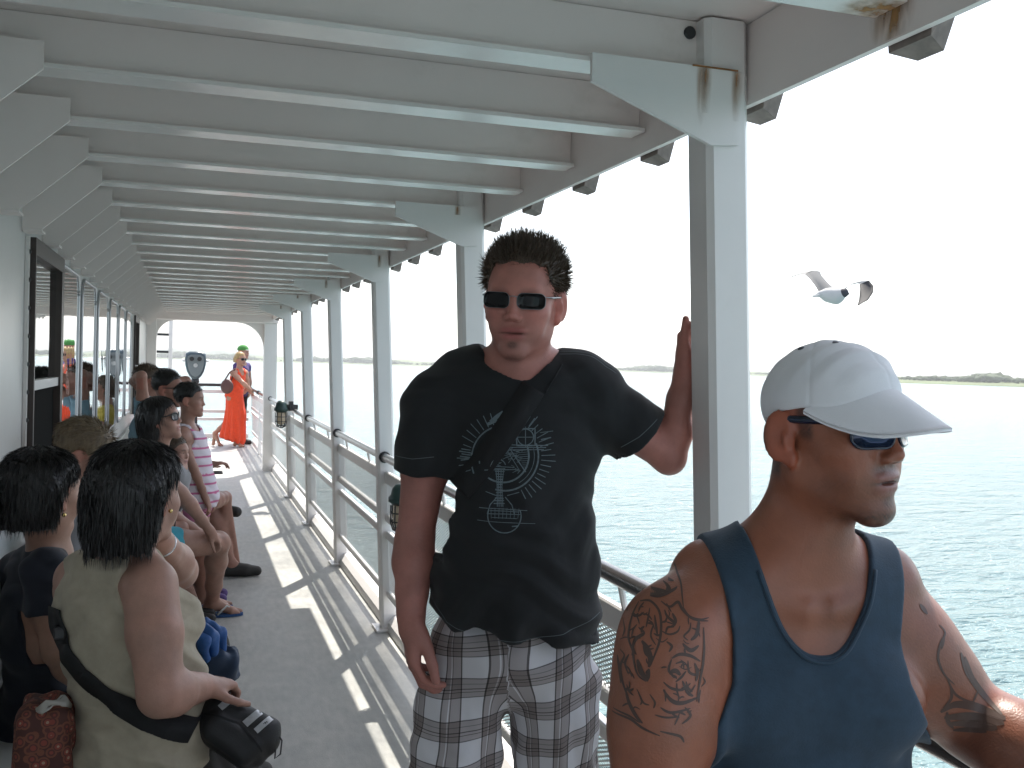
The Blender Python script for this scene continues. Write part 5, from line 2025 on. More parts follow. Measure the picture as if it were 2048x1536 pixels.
def stripe_col(P, o, base, line, per, w):
    t = ((P[:, 2] - o) / per) % 1.0
    m_ = (t < w).astype(float)[:, None]
    return np.asarray(base) * (1 - m_) + np.asarray(line) * m_


M_attrcloth = mat('striped_cotton', rough=0.85, attr=True, bump=0.3, bscale=400, bdist=0.001)


def figure(label, hc, hphi, bphi, pel, hk=0.92, pitch=0.0, roll=0.0, skin=SKIN_MID, h=0.006, hair='long', hair_m=None, hair_kw=None,
           top=('cotton', 0.35), top_m=None, bottom_m=None, pants=0.5, shoe_m=None, shoe='shoe', elb=(None, None), wri=(None, None), knees=(None, None), ankles=(None, None),
           w=0.95, belly=0.0, bust=0.0, arm_r=(0.046, 0.037, 0.036, 0.024), leg_r=(0.078, 0.054, 0.05, 0.034), glasses=None, hands=True, top_col=None, legs=True, neck_r=0.050, sh_w=0.15,
           stand=False, chest=None, neckp=None, sh=None, toe=None, hand_dirs=(None, None), tank_w=0.13, noise_amp=0.004, cat='person', hem=None, neck_low=0.0, infl=0.010, curl=(0.45, 0.6, 0.4)):
    hc = np.asarray(hc, float); pel = np.asarray(pel, float)
    HR_ = facing(hphi, pitch, roll); BR = facing(bphi)
    base = np.array([pel[0], pel[1], 0.0])
    r = root('person', base, label, 'person')
    up = np.array([0, 0, 1.0])
    nk = hc - up * 0.185 * hk / 0.92 - HR_[:, 1] * 0.022 if neckp is None else np.asarray(neckp, float)
    ch = nk + (pel - nk) * 0.42 + BR[:, 1] * 0.012 if chest is None else np.asarray(chest, float)
    sc = hk / 0.92
    SH = [nk + BR[:, 0] * s * sh_w * sc - up * 0.055 * sc for s in (1, -1)] if sh is None else [np.asarray(p, float) for p in sh]
    KN = [np.asarray(knees[i], float) if knees[i] is not None else pel + BR[:, 1] * 0.42 * sc + BR[:, 0] * s * 0.10 * sc + up * (0.505 - pel[2]) for i, s in enumerate((1, -1))]
    AN = [np.asarray(ankles[i], float) if ankles[i] is not None else np.array([*(KN[i] + BR[:, 1] * 0.03)[:2], 0.085]) for i in range(2)]
    EL = [np.asarray(elb[i], float) if elb[i] is not None else SH[i] + (-up * 0.255 + BR[:, 0] * s * 0.055 + BR[:, 1] * 0.02) * sc for i, s in enumerate((1, -1))]
    WR = [np.asarray(wri[i], float) if wri[i] is not None else KN[i] * 0.55 + (pel + BR[:, 0] * s * 0.10) * 0.45 + up * 0.115 for i, s in enumerate((1, -1))]
    HIP = [pel + BR[:, 0] * s * 0.085 * sc - up * 0.02 for s in (1, -1)]
    B = Fld()
    head_field(B, hc, HR_, hk, neck=nk, neck_r=neck_r, jaw=0.92)
    Rt = torso_field(B, pel, ch, BR, w=w, belly=belly, bust=bust, sh_w=sh_w)
    B.frame()
    for s_ in SH: B.cone(nk - up * 0.01, s_, 0.040 * sc, 0.043 * sc, 0.04)
    for i in range(2):
        arm_field(B, SH[i], EL[i], WR[i], [x * sc for x in arm_r], 0.02)
        if hands:
            d = hand_dirs[i]
            if d is None: d = (nz(WR[i] - EL[i]) * 0.7 + BR[:, 1] * 0.2 - up * 0.35, -up * 1.0 - BR[:, 0] * (1, -1)[i] * .3, -BR[:, 0] * (1, -1)[i])
            hand_field(B, WR[i], d[0], d[1], d[2], 0.9 * sc, curl=curl, wr=arm_r[3] * sc)
        if legs:
            leg_field(B, HIP[i], KN[i], AN[i], [x * sc for x in leg_r])
            foot_field(B, AN[i], (BR[:, 1] if toe is None else toe[i]), 0.9 * sc)
    V, Fq = B.solid(h)
    mesh_obj('body', V, Fq, M_skin, r, True, skin_col(V, skin, [(hc, HR_, hk)]))
    # upper garment
    T = Fld()
    torso_field(T, pel, ch, BR, w=w, belly=belly, bust=bust, sh_w=sh_w, infl=infl, k=0.055)
    T.frame()
    kind, sl = top
    for i in range(2):
        T.cone(nk - up * 0.012, SH[i], (0.040 + infl) * sc, (0.043 + infl) * sc, 0.04)
        if sl > 0:
            e_ = SH[i] + (EL[i] - SH[i]) * min(sl, 1)
            T.cone(SH[i], e_, (arm_r[0] + 0.012) * sc, (arm_r[0] + 0.016) * sc, 0.03)
            endcut(T, e_ - nz(EL[i] - SH[i]) * 0.004, nz(EL[i] - SH[i]), 0.09)
    if sl == 0:
        tw = tank_w * sc
        T.func(lambda P: (np.abs((P - nk) @ BR[:, 0]) - np.interp((P - nk)[:, 2], [-.22, -.165, -.12, -.05, .1], [.4, .26, tw * 1.12, tw * .95, tw * .80])) * 0.7, 0.004)
    T.cone(nk + up * 0.09, nk + up * (0.0 - neck_low) + BR[:, 1] * 0.03, 0.078 * sc, 0.062 * sc, 0.006, 's')
    hz = (pel[2] - 0.10) if hem is None else hem
    T.frame(pel, Rt)
    T.ell((0, -0.004, 0.0), (0.172 * w + belly * .4, 0.136 + belly * .3, 0.15), 0.05)
    T.frame()
    T.plane((pel[0], pel[1], hz), (0, 0, -1), 0.004)
    tv, tf = T.solid(min(h, 0.006), lambda P: folds(P, [((.3, .2, 1), .075, noise_amp, .5), ((-.7, .3, .8), .10, noise_amp, 2.0), ((.8, -.2, .5), .13, noise_amp, 1.1)]), 0.008)
    tm = top_m
    to = mesh_obj('tank_top' if sl == 0 else 'shirt', tv, tf, tm, r, True, top_col(tv) if top_col is not None else None)
    # lower garment
    if bottom_m is not None:
        K = Fld().frame(pel, Rt)
        K.ell((0, -0.005, -0.01), (0.160 * w, 0.122, 0.125), 0.05)
        K.frame()
        for i in range(2):
            a, b = HIP[i], KN[i]
            if pants <= 1:
                e_ = a + (b - a) * pants
                rr_ = (leg_r[0] + (leg_r[1] - leg_r[0]) * pants + 0.014) * sc
                K.cone(a, e_ + nz(b - a) * 0.03, (leg_r[0] + 0.014) * sc, rr_, 0.03)
                endcut(K, e_, nz(b - a), 0.10)
            else:
                K.cone(a, b, (leg_r[0] + 0.014) * sc, (leg_r[1] + 0.014) * sc, 0.03)
                e_ = b + (AN[i] - b) * min(1, pants - 1)
                K.cone(b, e_, (leg_r[1] + 0.014) * sc, (leg_r[2] + 0.012) * sc, 0.03)
                endcut(K, e_ - nz(AN[i] - b) * 0.01, nz(AN[i] - b), 0.09)
        kv, kf = K.solid(0.007, lambda P: folds(P, [((1, .4, .4), .08, .004, .5), ((-.4, .3, .8), .10, .004, 2.0)]), 0.006)
        mesh_obj('shorts' if pants <= 1 else 'trousers', kv, kf, bottom_m, r, True)
    if shoe_m is not None and legs:
        for i in range(2):
            if shoe == 'shoe':
                sole_shoe(r, AN[i], (BR[:, 1] if toe is None else toe[i]), shoe_m, 'shoe', sc * .95, 0.007)
    if glasses:
        sunglasses(r, hc, HR_, hk, **glasses)
    hm = hair_m or M_hair_black
    if hair == 'long': long_hair(r, hc, HR_, hk, hm, **(hair_kw or {}))
    elif hair == 'short': short_hair(r, hc, HR_, hk, hm, **(hair_kw or {}))
    out = dict(root=r, body=(V, Fq), top=(tv, tf), HR=HR_, BR=BR, nk=nk, ch=ch, pel=pel, SH=SH, EL=EL, WR=WR, KN=KN, AN=AN, hc=hc, hk=hk, top_obj=to)
    return out


BIGSUN = dict(x0=0.006, x1=0.066, zt=0.020, zb=-0.022, r=0.017, m_frame=M_dark, thick=0.0028, temple_r=0.003, curv=3.6)

# --- woman in the tan sleeveless top, seen from behind
M_tan = cotton('tan_cotton', (0.36, 0.315, 0.235))
M_blackpants = cotton('dark_trousers', (0.016, 0.013, 0.012))
hcw = at(278, 988, 2.33)
tw_ = figure('woman in tan sleeveless top seen from behind, black bag strap across her back', hcw, 158, 150, at(272, 1492, 2.40), hk=0.95, h=0.0042, skin=np.array([0.36, 0.20, 0.15]),
             hair_kw=dict(bulk=1.13, drop=0.135, back=0.014, n=9000, h=0.0045, tail=0.034, ear_out=True),
             neckp=at(228, 1128, 2.37), chest=at(243, 1262, 2.40), sh=(at(300, 1172, 2.28), at(160, 1180, 2.50)),
             elb=(at(322, 1388, 2.20), at(356, 1142, 2.66)), wri=(at(402, 1374, 2.33), at(320, 1082, 2.44)),
             hand_dirs=((nz(at(462, 1362, 2.42) - at(402, 1374, 2.33)), -CU, CR * .3 - CF), (nz(at(302, 1034, 2.40) - at(320, 1082, 2.44)), -CR, CU * .3 - CF)),
             top=('tank', 0), top_m=M_tan, bottom_m=M_blackpants, pants=1.6, w=1.08, belly=0.035, bust=0.015, infl=0.014, curl=(0.75, 0.9, 0.5), arm_r=(0.060, 0.050, 0.046, 0.029), leg_r=(0.095, 0.068, 0.06, 0.038), tank_w=0.118, noise_amp=0.006, hem=0.435,
             knees=(at(488, 1590, 2.60), at(410, 1560, 2.95)), shoe_m=M_shoe_dark, neck_r=0.054)
# ear ring
MB().lathe(at(341, 1022, 2.30), [(0.001, -0.005), (0.005, -0.002), (0.005, 0.002), (0.001, 0.005)], 10).build('earring', mat('gold', (0.8, 0.6, 0.25), rough=0.25, metal=1.0), tw_['root'], True)
# bracelet on the raised wrist
bw = tw_['WR'][1]; be = nz(tw_['EL'][1] - bw)
e1 = nz(np.cross(be, [0, 0, 1])); e2 = np.cross(be, e1)
MB().tube([bw + be * 0.02 + 0.033 * (math.cos(a) * e1 + math.sin(a) * e2) for a in np.linspace(0, 2 * math.pi, 25)], 0.003, 6, False).build('bracelet', M_chrome, tw_['root'], True)

# her black waist bag with its strap
bagc = at(470, 1462, 2.38)
bag = root('waist_bag', bagc, 'black waist bag with three silver stripes hanging at the hip of the woman in tan', 'bag')
M_bag = mat('black_nylon', (0.012, 0.012, 0.013), rough=0.6, bump=0.6, bscale=260, bdist=0.001, var=0.2, vscale=40)
M_silver = mat('silver_reflective_tape', (0.45, 0.46, 0.48), rough=0.35, metal=0.4, var=0.2, vscale=60)
bu = nz(at(560, 1520, 2.38) - at(390, 1405, 2.38))      # along the bag
bf = nz(-CF * 0.75 + CU * 0.55); bv = nz(np.cross(bf, bu)); bf = np.cross(bu, bv)
BRm = np.stack([bu, bf, bv], 1)
F = Fld().frame(bagc, BRm)
F.rbox((0.0, 0, 0), (0.098, 0.050, 0.062), 0.045, 0.0)
F.rbox((0.005, 0.030, -0.022), (0.074, 0.040, 0.036), 0.028, 0.012)
F.ell((0.055, 0.02, 0.02), (0.05, 0.045, 0.05), 0.02)
gv, gf = F.solid(0.004, lambda P: folds(P, [((1, .3, .6), .05, .003, .4), ((-.3, .6, 1), .07, .003, 1.2)]), 0.004)
bb = mesh_obj('pouch', gv, gf, M_bag, bag, True)
drg = Drape(gv, gf)
for dx, w_ in ((-0.058, 0.016), (0.012, 0.018), (0.042, 0.014)):
    SV, SF = [], []
    draped_line(drg, [bagc + bu * (dx + .012) + bv * 0.062 + bf * 0.2, bagc + bu * dx + bv * 0.016 + bf * 0.2], -bf, w_, 0.0012, SV, SF)
    if SF: mesh_obj('silver_stripe', np.array(SV), SF, M_silver, bag, True)
SV, SF = [], []
draped_line(drg, [bagc + bu * x_ + bv * (0.012 - 0.3 * abs(x_)) + bf * 0.2 for x_ in np.linspace(-.08, .08, 17)], -bf, 0.004, 0.0015, SV, SF)
if SF: mesh_obj('zip', np.array(SV), SF, M_strapweb, bag, True)
zp = bagc + bu * 0.085 + bv * 0.045 + bf * 0.03
MB().tube([zp, zp + bu * 0.02 - bv * .01 + bf * .01, zp + bu * 0.035 - bv * .035, zp + bu * 0.03 - bv * .05, zp + bu * 0.018 - bv * .03], 0.0022, 6).build('zip_pull', M_dark, bag, True)
drt = Drape(*tw_['top'])
SV, SF = [], []
pts = [at(138, 1120, 2.4), at(127, 1165, 2.4), at(131, 1215, 2.4), at(150, 1275, 2.4), at(190, 1325, 2.4), at(250, 1362, 2.4), at(312, 1392, 2.4), at(360, 1415, 2.4), at(400, 1432, 2.4)]
draped_line(drt, pts, nz(CF - CR * 0.12), 0.045, 0.007, SV, SF)
k_ = len(SV)
for q_ in (0.35, 0.7, 1.0):
    for sg in (-1, 1):
        SV.append((SV[k_ - 2] if sg < 0 else SV[k_ - 1]) * (1 - q_) + (bagc - bu * 0.085 + bv * 0.02 * sg + bf * 0.01) * q_)
for i in range(3): SF.append((k_ - 2 + 2 * i, k_ - 1 + 2 * i, k_ + 1 + 2 * i, k_ + 2 * i))
so = mesh_obj('strap', np.array(SV), SF, M_strapweb, bag, True)
md = so.modifiers.new('thick', 'SOLIDIFY'); md.thickness = 0.003; md.offset = 1
e_, n_ = drt.hit(at(126, 1262, 1.7), nz(at(126, 1262, 3.0) - at(126, 1262, 1.7)))
q_ = e_ + n_ * 0.008
MB().box(q_ - 0.014, q_ + 0.014, 0.005).build('slider', M_dark, bag)

# blue cloth bag on her lap
bc = at(420, 1312, 2.62)
blue = root('cloth_bag', bc, 'bright blue cloth bag folded on the lap of the woman in tan', 'bag')
M_blue = mat('blue_nylon', (0.012, 0.075, 0.25), rough=0.55, var=0.25, vscale=18, bump=0.4, bscale=200, bdist=0.001)
M_navybag = mat('navy_nylon', (0.010, 0.028, 0.065), rough=0.6, var=0.2, vscale=18, bump=0.4, bscale=200, bdist=0.001)
F = Fld()
F.cone(at(380, 1290, 2.60), at(445, 1345, 2.62), 0.055, 0.030, 0.02)
F.cone(at(392, 1268, 2.66), at(448, 1325, 2.68), 0.040, 0.030, 0.02)
F.rbox(at(440, 1332, 2.64), (0.045, 0.05, 0.045), 0.02, 0.02)
v, f = F.solid(0.005, lambda P: folds(P, [((1, .3, -.6), .045, .005, .4), ((.6, .6, 1), .06, .004, 1.2)]), 0.006)
mesh_obj('pouch', v, f, M_navybag, blue, True)
for i, (a, b, r_) in enumerate(((at(398, 1252, 2.58), at(428, 1305, 2.57), 0.016), (at(385, 1262, 2.55), at(412, 1318, 2.55), 0.014), (at(412, 1246, 2.62), at(447, 1300, 2.62), 0.015))):
    F = Fld(); m_ = (a + b) / 2 + CR * 0.012 + CU * 0.008
    F.chain([a, m_, b], [r_, r_ * 1.15, r_ * .7], 0.01)
    v, f = F.solid(0.004, lambda P: folds(P, [((1, .3, -.6), .03, .003, .4)]), 0.004)
    mesh_obj('fold', v, f, M_blue, blue, True)

# --- woman with black bob in navy t-shirt
M_navy = cotton('navy_cotton', (0.0085, 0.011, 0.020))
nw = figure('woman with black bob and navy t-shirt on the bench at the left edge', at(88, 985, 2.74), 158, 122, at(60, 1500, 2.95), hk=0.95, h=0.005, skin=np.array([0.34, 0.19, 0.135]),
            hair_kw=dict(bulk=1.12, drop=0.095, back=0.004, n=8000, h=0.005, tail=0.03, wave=0.13, ear_out=True), neckp=at(98, 1105, 2.80), chest=at(88, 1255, 2.86), sh=(at(92, 1145, 2.68), at(40, 1140, 3.0)), neck_low=-0.02,
            top=('shirt', 0.5), top_m=M_navy, bottom_m=M_blackpants, pants=1.9, w=1.0, belly=0.02, shoe_m=M_shoe_dark, elb=(at(112, 1300, 2.70), None), wri=(at(190, 1400, 2.80), None))
MB().lathe(at(128, 1030, 2.68), [(0.001, -0.006), (0.006, -0.002), (0.006, 0.002), (0.001, 0.006)], 10).build('earring', MATS['gold'], nw['root'], True)

# floral bag on the bench by the wall
fb = at(92, 1475, 2.30)
flo = root('floral_bag', fb, 'rust red floral cloth bag standing in the bottom left corner', 'bag')


def floral_material():
    m = bpy.data.materials.new('floral_cloth'); m.use_nodes = True
    N, L = m.node_tree.nodes, m.node_tree.links
    b = N['Principled BSDF']; b.inputs['Roughness'].default_value = 0.85
    tc = N.new('ShaderNodeTexCoord'); vo = N.new('ShaderNodeTexVoronoi'); vo.inputs['Scale'].default_value = 46
    L.new(tc.outputs['Object'], vo.inputs['Vector'])
    cr = N.new('ShaderNodeValToRGB'); cr.color_ramp.interpolation = 'CONSTANT'
    e = cr.color_ramp.elements
    e[0].position = 0; e[0].color = (0.32, 0.22, 0.15, 1); e[1].position = 0.16; e[1].color = (0.22, 0.05, 0.035, 1)
    for p, c in ((0.34, (0.09, 0.03, 0.025)), (0.46, (0.17, 0.06, 0.035)), (0.62, (0.07, 0.025, 0.02))):
        q = e.new(p); q.color = (*c, 1)
    L.new(vo.outputs['Distance'], cr.inputs[0]); L.new(cr.outputs[0], b.inputs['Base Color'])
    return m


F = Fld()
F.rbox(fb + np.array([0, 0, -0.02]), (0.062, 0.09, 0.105), 0.035, 0.0)
v, f = F.solid(0.005, lambda P: folds(P, [((1, .3, .3), .06, .005, .4), ((.3, .9, .4), .07, .004, 1.2)]), 0.006)
mesh_obj('pouch', v, f, floral_material(), flo, True)
MB().tube([at(75, 1425, 2.25), at(95, 1410, 2.22), at(125, 1400, 2.24), at(135, 1412, 2.3)], [0.010, 0.012, 0.012, 0.010], 8).build('handle', mat('cream_web', (0.42, 0.40, 0.36), rough=0.8), flo, True)

# --- grey blond head behind them
M_hair_grey = hair_mat('grey_blond_hair', (0.17, 0.125, 0.075))
M_grey = cotton('grey_cotton', (0.22, 0.22, 0.23))
figure('person with short grey blond hair bowing the head between the dark haired women', at(166, 910, 3.45), 105, 108, (-0.34, 3.62, 0.56), hk=0.93, pitch=-22, h=0.007, hair='short', hair_m=M_hair_grey,
       hair_kw=dict(n=3000, length=(0.02, 0.035), width=0.0012, up=0.0, h=0.006, shell_r=(0.088, 0.106, 0.086), lay=0.9, jit=0.15), top_m=M_grey, bottom_m=M_blackpants, pants=1.8, shoe_m=M_shoe_dark)

# --- woman with wraparound sunglasses, turquoise shorts and flip flops
M_turq = cotton('turquoise_cotton', (0.06, 0.36, 0.46))
M_bluetop = cotton('blue_cotton', (0.055, 0.11, 0.22))
kn_r = at(436, 1086, 5.62); an_r = np.array([*at(424, 1215, 5.95)[:2], 0.085])
kn_l = at(400, 1085, 5.95); an_l = np.array([*at(405, 1195, 6.12)[:2], 0.085])
sw = figure('woman in dark sunglasses and turquoise shorts with bare legs and blue flip flops', at(322, 838, 5.45), 90, 108, (-0.27, 5.72, 0.56), hk=0.95, pitch=12, h=0.006,
            hair_kw=dict(bulk=1.06, drop=0.13, back=0.01, n=1800, tail=0.06), top_m=M_bluetop, top=('shirt', 0.3), bottom_m=M_turq, pants=0.52, glasses=BIGSUN, knees=(kn_r, kn_l), ankles=(an_r, an_l),
            elb=(at(362, 985, 5.38), None), wri=(at(420, 1062, 5.50), at(405, 1070, 5.8)), leg_r=(0.088, 0.062, 0.056, 0.036),
            hand_dirs=((nz(at(450, 1092, 5.6) - at(415, 1055, 5.5)), -CU, -CF), None))
M_flip = mat('blue_foam', (0.02, 0.07, 0.20), rough=0.7)
M_thong = mat('pale_strap', (0.6, 0.6, 0.58), rough=0.6)
for a in (an_r, an_l):
    d = facing(108)[:, 1]; s_ = facing(108)[:, 0]
    c0 = np.array([a[0], a[1], 0.0])
    P = [c0 + d * (0.055 + 0.125 * math.cos(t)) + s_ * (0.044 + 0.006 * math.cos(t)) * math.sin(t) + (0, 0, 0.002) for t in np.linspace(0, 2 * math.pi, 25)[:-1]]
    fl = MB().prism(P, (0, 0, 0.016)).build('flip_flop', M_flip, sw['root'])
    for sg in (-1, 1):
        MB().tube([c0 + d * 0.13 + (0, 0, 0.03), c0 + d * 0.085 + s_ * sg * 0.022 + (0, 0, 0.066), c0 + d * 0.03 + s_ * sg * 0.042 + (0, 0, 0.02)], 0.0065, 6).build('thong_strap', M_thong, fl, True)

# --- little child between them
figure('small child with face half hidden behind the woman in dark sunglasses', at(352, 905, 5.75), 75, 100, (-0.20, 6.02, 0.60), hk=0.72, h=0.006, hair='short', hair_m=M_hair_brown,
       hair_kw=dict(n=800, length=(0.01, 0.02), width=0.0016, h=0.006, up=0.1), top_m=M_grey, bottom_m=M_blackpants, pants=0.8, shoe_m=M_shoe_dark, knees=((-0.03, 6.0, 0.56), (-0.03, 6.12, 0.56)), ankles=((-0.02, 6.02, 0.30), (-0.02, 6.14, 0.30)),
       arm_r=(0.036, 0.030, 0.028, 0.02))

# --- girl standing in a pink striped top
M_pink = cotton('pink_cotton', (0.50, 0.17, 0.30))
gp = at(392, 1010, 6.3)
gz = at(380, 800, 6.25)
pg = np.array([gp[0], gp[1], 0.66])
girl = figure('girl in white and pink striped tank top and pink shorts standing at the bench', gz, 92, 92, pg, hk=0.84, h=0.006, skin=np.array([0.33, 0.18, 0.135]),
              hair='short', hair_kw=dict(shell_r=(0.086, 0.106, 0.088), n=1800, length=(0.015, 0.03), width=0.0016, up=-0.1, h=0.006, jit=0.12, lay=0.95),
              top=('tank', 0), top_m=M_attrcloth, top_col=lambda P: stripe_col(P, 0.02, (0.66, 0.60, 0.66), (0.52, 0.12, 0.26), 0.056, 0.24), bottom_m=M_pink, pants=0.42, w=0.80, tank_w=0.105, hem=0.60,
              knees=((pg[0] + 0.02, pg[1] - 0.06, 0.37), (pg[0] + 0.03, pg[1] + 0.08, 0.37)), ankles=((pg[0], pg[1] - 0.06, 0.085), (pg[0] + 0.01, pg[1] + 0.09, 0.085)),
              elb=((pg[0] - 0.02, pg[1] - 0.15, 0.86), None), wri=((pg[0] + 0.05, pg[1] - 0.14, 0.68), (pg[0] + 0.08, pg[1] + 0.14, 0.66)), arm_r=(0.036, 0.029, 0.027, 0.021), leg_r=(0.066, 0.047, 0.043, 0.03), shoe_m=mat('purple_shoe', (0.10, 0.06, 0.2), rough=0.7), sh_w=0.125, neck_r=0.042)

# --- man in sunglasses behind the girl, ankle on knee, phone in hand
hm = at(336, 778, 6.85)
M_olive = cotton('dark_olive_cotton', (0.035, 0.033, 0.03))
mk_ = np.array([0.16, 7.10, 0.56]); fa = at(452, 1022, 7.2)
mn = figure('seated man in black sunglasses with one ankle on the other knee behind the girl', hm, 85, 108, (-0.30, 7.22, 0.56), hk=0.98, h=0.007, skin=np.array([0.30, 0.15, 0.11]), hair='short',
            hair_kw=dict(n=2200, length=(0.006, 0.014), width=0.0016, h=0.006, up=0.2), glasses=BIGSUN, top_m=M_olive, bottom_m=M_olive, pants=0.8, w=1.05, sh_w=0.17,
            knees=(mk_, (0.14, 7.32, 0.53)), ankles=((0.26, 7.30, 0.56), (*at(462, 1150, 7.05)[:2], 0.085)), toe=(np.array([0.8, 0.5, 0]), facing(108)[:, 1]),
            wri=(at(418, 930, 6.75), None), elb=(at(390, 955, 6.7), None))
for a, d in ((mn['AN'][1], facing(108)[:, 1]),):
    sole_shoe(mn['root'], a, d, M_shoe_dark, 'shoe', 1.05, 0.007)
# raised shoe, sole towards the camera side
F = Fld(); sp_ = at(448, 1020, 7.15)
u_ = nz(CR * 0.97 + CU * -0.15)
F.cone(sp_ - u_ * 0.08, sp_ + u_ * 0.09, 0.042, 0.038, 0.02)
v, f = F.solid(0.006); mesh_obj('shoe', v, f, M_shoe_dark, mn['root'], True)
ph = root('phone', at(436, 945, 6.7), 'dark phone held in the hand of the seated man in sunglasses', 'phone')
MB().box(np.array(ph.location) - (0.03, 0.055, 0.006), np.array(ph.location) + (0.03, 0.055, 0.006), 0.004).build('case', M_dark, ph)

# --- man with both hands behind his head
M_ltblue = cotton('light_blue_cotton', (0.22, 0.36, 0.44))
hb = at(296, 763, 7.75)
BRb = facing(108)
ab = figure('man in light blue shirt leaning back with both hands behind his head', hb, 100, 108, (-0.33, 8.30, 0.56), hk=0.98, h=0.007, skin=np.array([0.34, 0.18, 0.135]), hair='short', hair_m=M_hair_brown,
            hair_kw=dict(n=2200, length=(0.01, 0.02), width=0.0016, h=0.006, up=0.2), top_m=M_ltblue, top=('shirt', 0.45), bottom_m=M_grey, pants=0.9, shoe_m=M_shoe_dark, w=1.02, sh_w=0.17,
            elb=(at(283, 752, 7.45), at(372, 762, 8.05)), wri=(hb - BRb[:, 1] * 0.11 + BRb[:, 0] * 0.07, hb - BRb[:, 1] * 0.10 - BRb[:, 0] * 0.05),
            hand_dirs=((-BRb[:, 0], BRb[:, 1], np.array([0, 0, -1.0])), (BRb[:, 0], BRb[:, 1], np.array([0, 0, -1.0]))))

# --- person in a white cap farther down the bench, and one in yellow
def simple_cap(parent, hc, R, k, m, bill_m=None, bill=True):
    F = Fld().frame(hc, R, k)
    F.ell((0, -0.012, 0.046), (0.088, 0.108, 0.088), 0.0)
    F.func(lambda P: (0.028 - ((P - hc) @ R)[:, 2] / k) * k, 0.003)
    v, f = F.solid(0.006)
    c = mesh_obj('cap', v, f, m, parent, True)
    if bill:
        G = Fld().frame(hc, R, k)
        G.ell((0, 0.105, 0.036), (0.070, 0.072, 0.006), 0.0)
        v, f = G.solid(0.004); mesh_obj('bill', v, f, bill_m or m, c, True)
    return c


wc = figure('person in a pale cap sitting beyond the man with raised arms', at(338, 765, 9.0), 100, 108, (-0.30, 9.6, 0.56), hk=0.95, h=0.009, hair=None, top_m=M_grey, bottom_m=M_blackpants, pants=1.8, shoe_m=M_shoe_dark)
simple_cap(wc['root'], wc['hc'], wc['HR'], wc['hk'], M_cap)
M_yellow = cotton('yellow_cotton', (0.45, 0.36, 0.06))
figure('person in yellow shirt at the far end of the bench, mirrored in the windows', (-0.30, 10.5, 1.22), 100, 108, (-0.33, 10.5, 0.56), hk=0.93, h=0.010, hair='long', hair_m=M_hair_brown,
       hair_kw=dict(n=600, h=0.009), top_m=M_yellow, bottom_m=M_grey, pants=0.9, shoe_m=M_shoe_dark)

# --- woman in the long orange dress leaning at the stern rail
M_orange = cotton('orange_cotton', (0.80, 0.075, 0.022))
M_blond = hair_mat('blond_hair', (0.42, 0.28, 0.12))
oh = at(481, 718, 17.3)
op_ = at(468, 800, 17.4)
ow = figure('blond woman in long orange dress and sunglasses leaning on the rail at the stern', oh, 60, 62, (op_[0], op_[1], 0.92), hk=0.93, pitch=-4, h=0.009, skin=np.array([0.42, 0.22, 0.15]),
            hair='long', hair_m=M_blond, hair_kw=dict(n=900, h=0.008, drop=0.07, tail=0.03, bulk=0.98), glasses=BIGSUN, top=('tank', 0), top_m=M_orange, hem=0.80, tank_w=0.10, neck_low=0.05,
            knees=((op_[0] + .03, op_[1] - 0.05, 0.50), (op_[0] - .03, op_[1] + .12, 0.50)), ankles=((op_[0] + 0.05, op_[1] - 0.05, 0.085), (op_[0] - 0.30, op_[1] + 0.16, 0.22)),
            elb=(at(486, 766, 17.1), None), wri=(at(500, 779, 17.2), None), w=0.92)
F = Fld()
bx, by = op_[0], op_[1]
F.cone((bx, by, 0.98), (bx + 0.03, by, 0.55), 0.145, 0.165, 0.05)
F.cone((bx + 0.03, by, 0.55), (bx - 0.01, by + 0.02, 0.16), 0.165, 0.215, 0.05)
F.plane((bx, by, 0.10), nz(np.array([-0.35, 0, -1.0])), 0.004)
v, f = F.solid(0.009, lambda P: 0.016 * np.sin(np.arctan2(P[:, 0] - bx, P[:, 1] - by) * 11) * sm01(0.95 - P[:, 2], 0.0, 0.6), 0.02)
mesh_obj('skirt', v, f, M_orange, ow['root'], True)
pr = root('shoulder_bag', at(455, 772, 17.0), 'round brown shoulder bag hanging behind the woman in orange', 'bag')
M_leather = mat('brown_leather', (0.085, 0.030, 0.024), rough=0.5, var=0.2, vscale=20)
F = Fld().frame(at(454, 773, 17.0), facing(62))
F.ell((0, 0, 0), (0.06, 0.135, 0.125), 0.0)
v, f = F.solid(0.008); mesh_obj('pouch', v, f, M_leather, pr, True)
MB().tube([at(447, 765, 17.0), at(459, 745, 17.0), at(470, 737, 17.15), at(466, 750, 17.2), at(461, 765, 17.1)], 0.012, 8).build('strap', M_leather, pr, True)

# --- person in green cap and purple shirt behind her
M_purple = cotton('purple_cotton', (0.055, 0.03, 0.14))
M_greencap = cotton('green_cap_cotton', (0.06, 0.24, 0.05))
gcp = at(487, 704, 18.1)
gc = figure('person in green cap and purple shirt standing behind the woman in orange', gcp, 75, 70, (gcp[0] - 0.05, gcp[1], 0.95), hk=0.98, h=0.010, hair=None, top_m=M_purple, bottom_m=M_blackpants, pants=0.9,
            knees=((gcp[0], gcp[1] - .1, 0.5), (gcp[0], gcp[1] + .1, 0.5)), ankles=((gcp[0], gcp[1] - .1, 0.085), (gcp[0], gcp[1] + .1, 0.085)), shoe_m=M_shoe_dark,
            wri=((gcp[0] + .12, gcp[1] - .2, 0.95), (gcp[0] + .12, gcp[1] + .2, 0.95)))
simple_cap(gc['root'], gc['hc'], gc['HR'], gc['hk'], M_greencap, M_cap)

